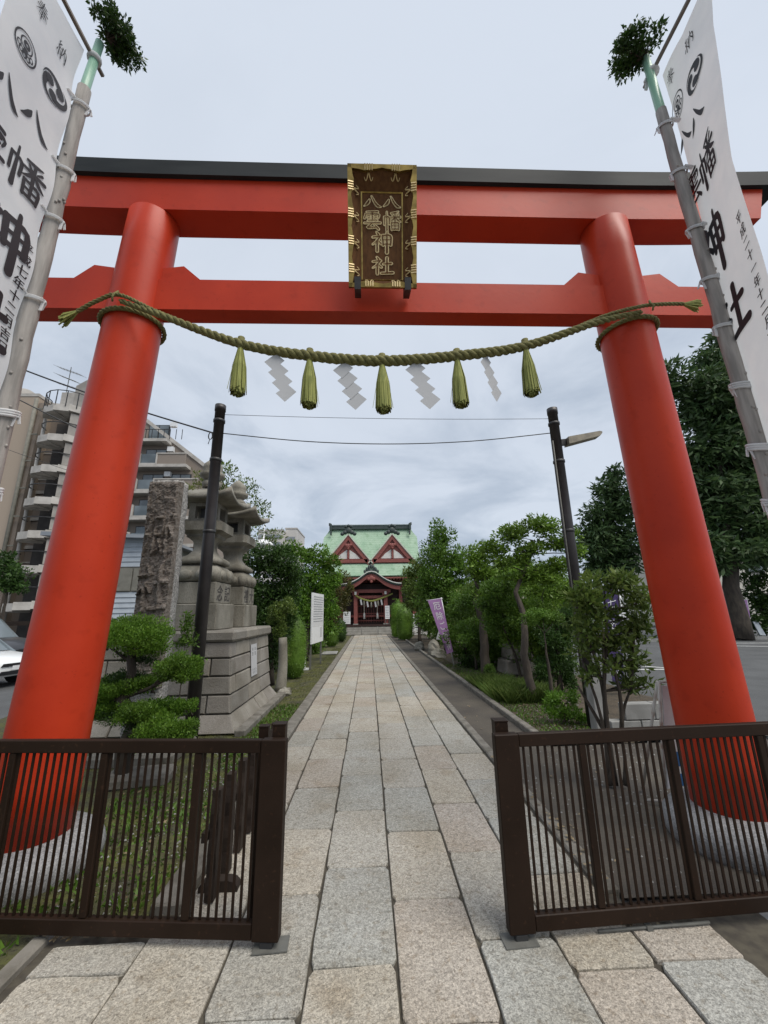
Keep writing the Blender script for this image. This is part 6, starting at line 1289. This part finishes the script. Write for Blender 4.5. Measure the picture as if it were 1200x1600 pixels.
for z, xr in right:
    MB().box(((-36+xr)/2, 38.45, z), (36+xr, 1.2, .30)).build('balcony_slab', M['apt_white'], b2)
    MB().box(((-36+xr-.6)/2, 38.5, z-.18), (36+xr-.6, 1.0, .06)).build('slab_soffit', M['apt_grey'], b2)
    xs = [-23.9, -22.6, -21.0, xr-.15]; first = z < 18
    if first:
        MB().box(((xs[2]+xs[3])/2, 37.98, z+.70), (xs[3]-xs[2], .16, 1.1)).build('balcony_panel', M['apt_brown2'], b2); MB().box(((-36+xs[1])/2, 37.98, z+.70), (36+xs[1], .16, 1.1)).build('balcony_panel', M['apt_brown2'], b2)
        mb = MB(); mb.box(((xs[2]+xs[3])/2, 37.95, z+1.28), (xs[3]-xs[2], .22, .12)); mb.box((xs[2]+.05, 37.95, z+.72), (.14, .2, 1.15)); mb.box((xs[1]-.05, 37.95, z+.72), (.14, .2, 1.15)); mb.box(((-36+xs[1])/2, 37.95, z+1.28), (36+xs[1], .22, .12)); mb.box(((xs[1]+xs[2])/2, 37.95, z+.2), (xs[2]-xs[1], .2, .1)); mb.build('white_coping', M['apt_white'], b2)
        gp = MB().box(((xs[1]+xs[2])/2, 38.02, z+.75), (xs[2]-xs[1]-.2, .04, 1.0)).build('glass_panel', M['glass'], b2)
    else:
        mb = MB()
        for i in range(8): mb.bar((-23+i*.6, 38.02, z+.1), (-23+i*.6, 38.02, z+1.2), .05)
        mb.bar((-23, 38.02, z+1.2), (xr, 38.02, z+1.2), .06); mb.build('railing', M['iron'], b2)
    for x in (-30, -25.2, -21.6, -18.9):
        if x < xr-1.0:
            wf = MB().box((x, 38.97, z+1.25), (2.1, .14, 1.75)).build('window', M['iron'], b2)
            for s_ in (-.5, .5): MB().box((x+s_, 38.88, z+1.25), (.92, .05, 1.58)).build('pane', M['glass'], wf)
            if x in (-21.6, -25.2): MB().box((x+1.5, 38.75, z+2.05), (.6, .4, .5)).build('air_conditioner', M['white'], b2)
h3 = thing('sided_house', (-12.8, 21, 0), 'house clad in pale grey horizontal boards behind the left pillar', 'house')
MB().box((-13.2, 23, 2.75), (4.6, 5.8, 5.5)).build('wall', M['olive'], h3)
for k in range(22):
    if not 11 <= k <= 15: MB().add([(-15.5, 20.06, .1+.245*k), (-10.9, 20.06, .1+.245*k), (-10.9, 20.10, .34+.245*k), (-15.5, 20.10, .34+.245*k), (-15.5, 20.1, .1+.245*k), (-10.9, 20.1, .1+.245*k)], [(0, 1, 2, 3), (0, 4, 5, 1)]).build('siding_board', M['siding'], h3, fixn=False)
for k in range(6): MB().box((-15.1+k*.8, 20.05, 3.40), (.74, .05, 1.10)).build('metal_panel', M['olive'], h3)
MB().prism([(-15.9, 5.55), (-10.4, 5.35), (-10.4, 5.5), (-15.9, 5.75)], 19.6, 26).build('roof', M['far_band'], h3)
ft = thing('far_tower_block', (-22, 92, 0), 'distant pale high-rise above the left garden trees', 'building')
for x0, x1, y, h in ((-25.5, -19.9, 92, 20.6), (-19.9, -17.2, 95, 21.6)):
    MB().box(((x0+x1)/2, y+6, h/2), (x1-x0, 12, h)).build('wall', M['far_wall'], ft)
    for k in range(11): MB().box(((x0+x1)/2-.1, y-.05, 1.3+1.8*k), (x1-x0-.5, .3, .75)).build('window', M['far_band'], ft)
    MB().box(((x0+x1)/2, y+6, h+.15), (x1-x0+.2, 12.2, .3)).build('parapet', M['apt_white'], ft)
gl_ = thing('globe_lamp', (-7.9, 30, 0), 'white dome street lamp poking above the left trees', 'street lamp'); MB().tube([(-7.9, 30, 0), (-7.9, 30, 6.6)], .08, 8).build('pole', M['white'], gl_); MB().lathe([(.75, 6.6), (.7, 6.8), (.4, 7.05), (.06, 7.12), (.05, 7.9), (.02, 8.3)], (-7.9, 30, 0), 18).build('shade', M['white'], gl_)
cb = thing('cream_house', (33, 36, 0), 'cream rendered house glimpsed behind the right cedar trunk', 'house'); MB().box((34, 36, 3.4), (16, 10, 6.8)).build('wall', M['cream'], cb)
for x in (28, 31, 34, 37):
    for z in (1.9, 4.8): wf = MB().box((x, 30.97, z), (1.5, .12, 1.3)).build('window', M['apt_dark'], cb); MB().box((x, 30.9, z), (1.3, .04, 1.1)).build('pane', M['glass'], wf)
MB().prism([(25.5, 6.8), (42.5, 6.8), (42, 7.4), (26, 7.4)], 30.4, 41.6).build('roof', M['far_band'], cb)
tr_ = thing('teal_roofed_shed', (13.6, 29, 0), 'low shed with a teal roof behind the right garden trees', 'shed'); MB().box((13.6, 29.5, 1.2), (3.4, 2.4, 2.4)).build('wall', M['cream'], tr_); MB().prism([(11.6, 2.3), (15.6, 2.3), (15.2, 2.85), (12, 2.85)], 28, 31).build('roof', M['teal'], tr_)
for x in (12.8, 14.4): MB().box((x, 28.27, 1.4), (.9, .06, .9)).build('window', M['glass'], tr_)
# far wood closing the horizon
cl = [(x+random.uniform(-3, 3), random.uniform(85, 120), random.uniform(1.5, 4.5), random.uniform(4, 7), random.uniform(3, 4.5)) for x in range(-190, 200, 7)]
V, F = leaf_arrays(cl, 1.1, .5, asp=.6); tag(npmesh('far_wood', V, F, M['l_dark']), kind='stuff')
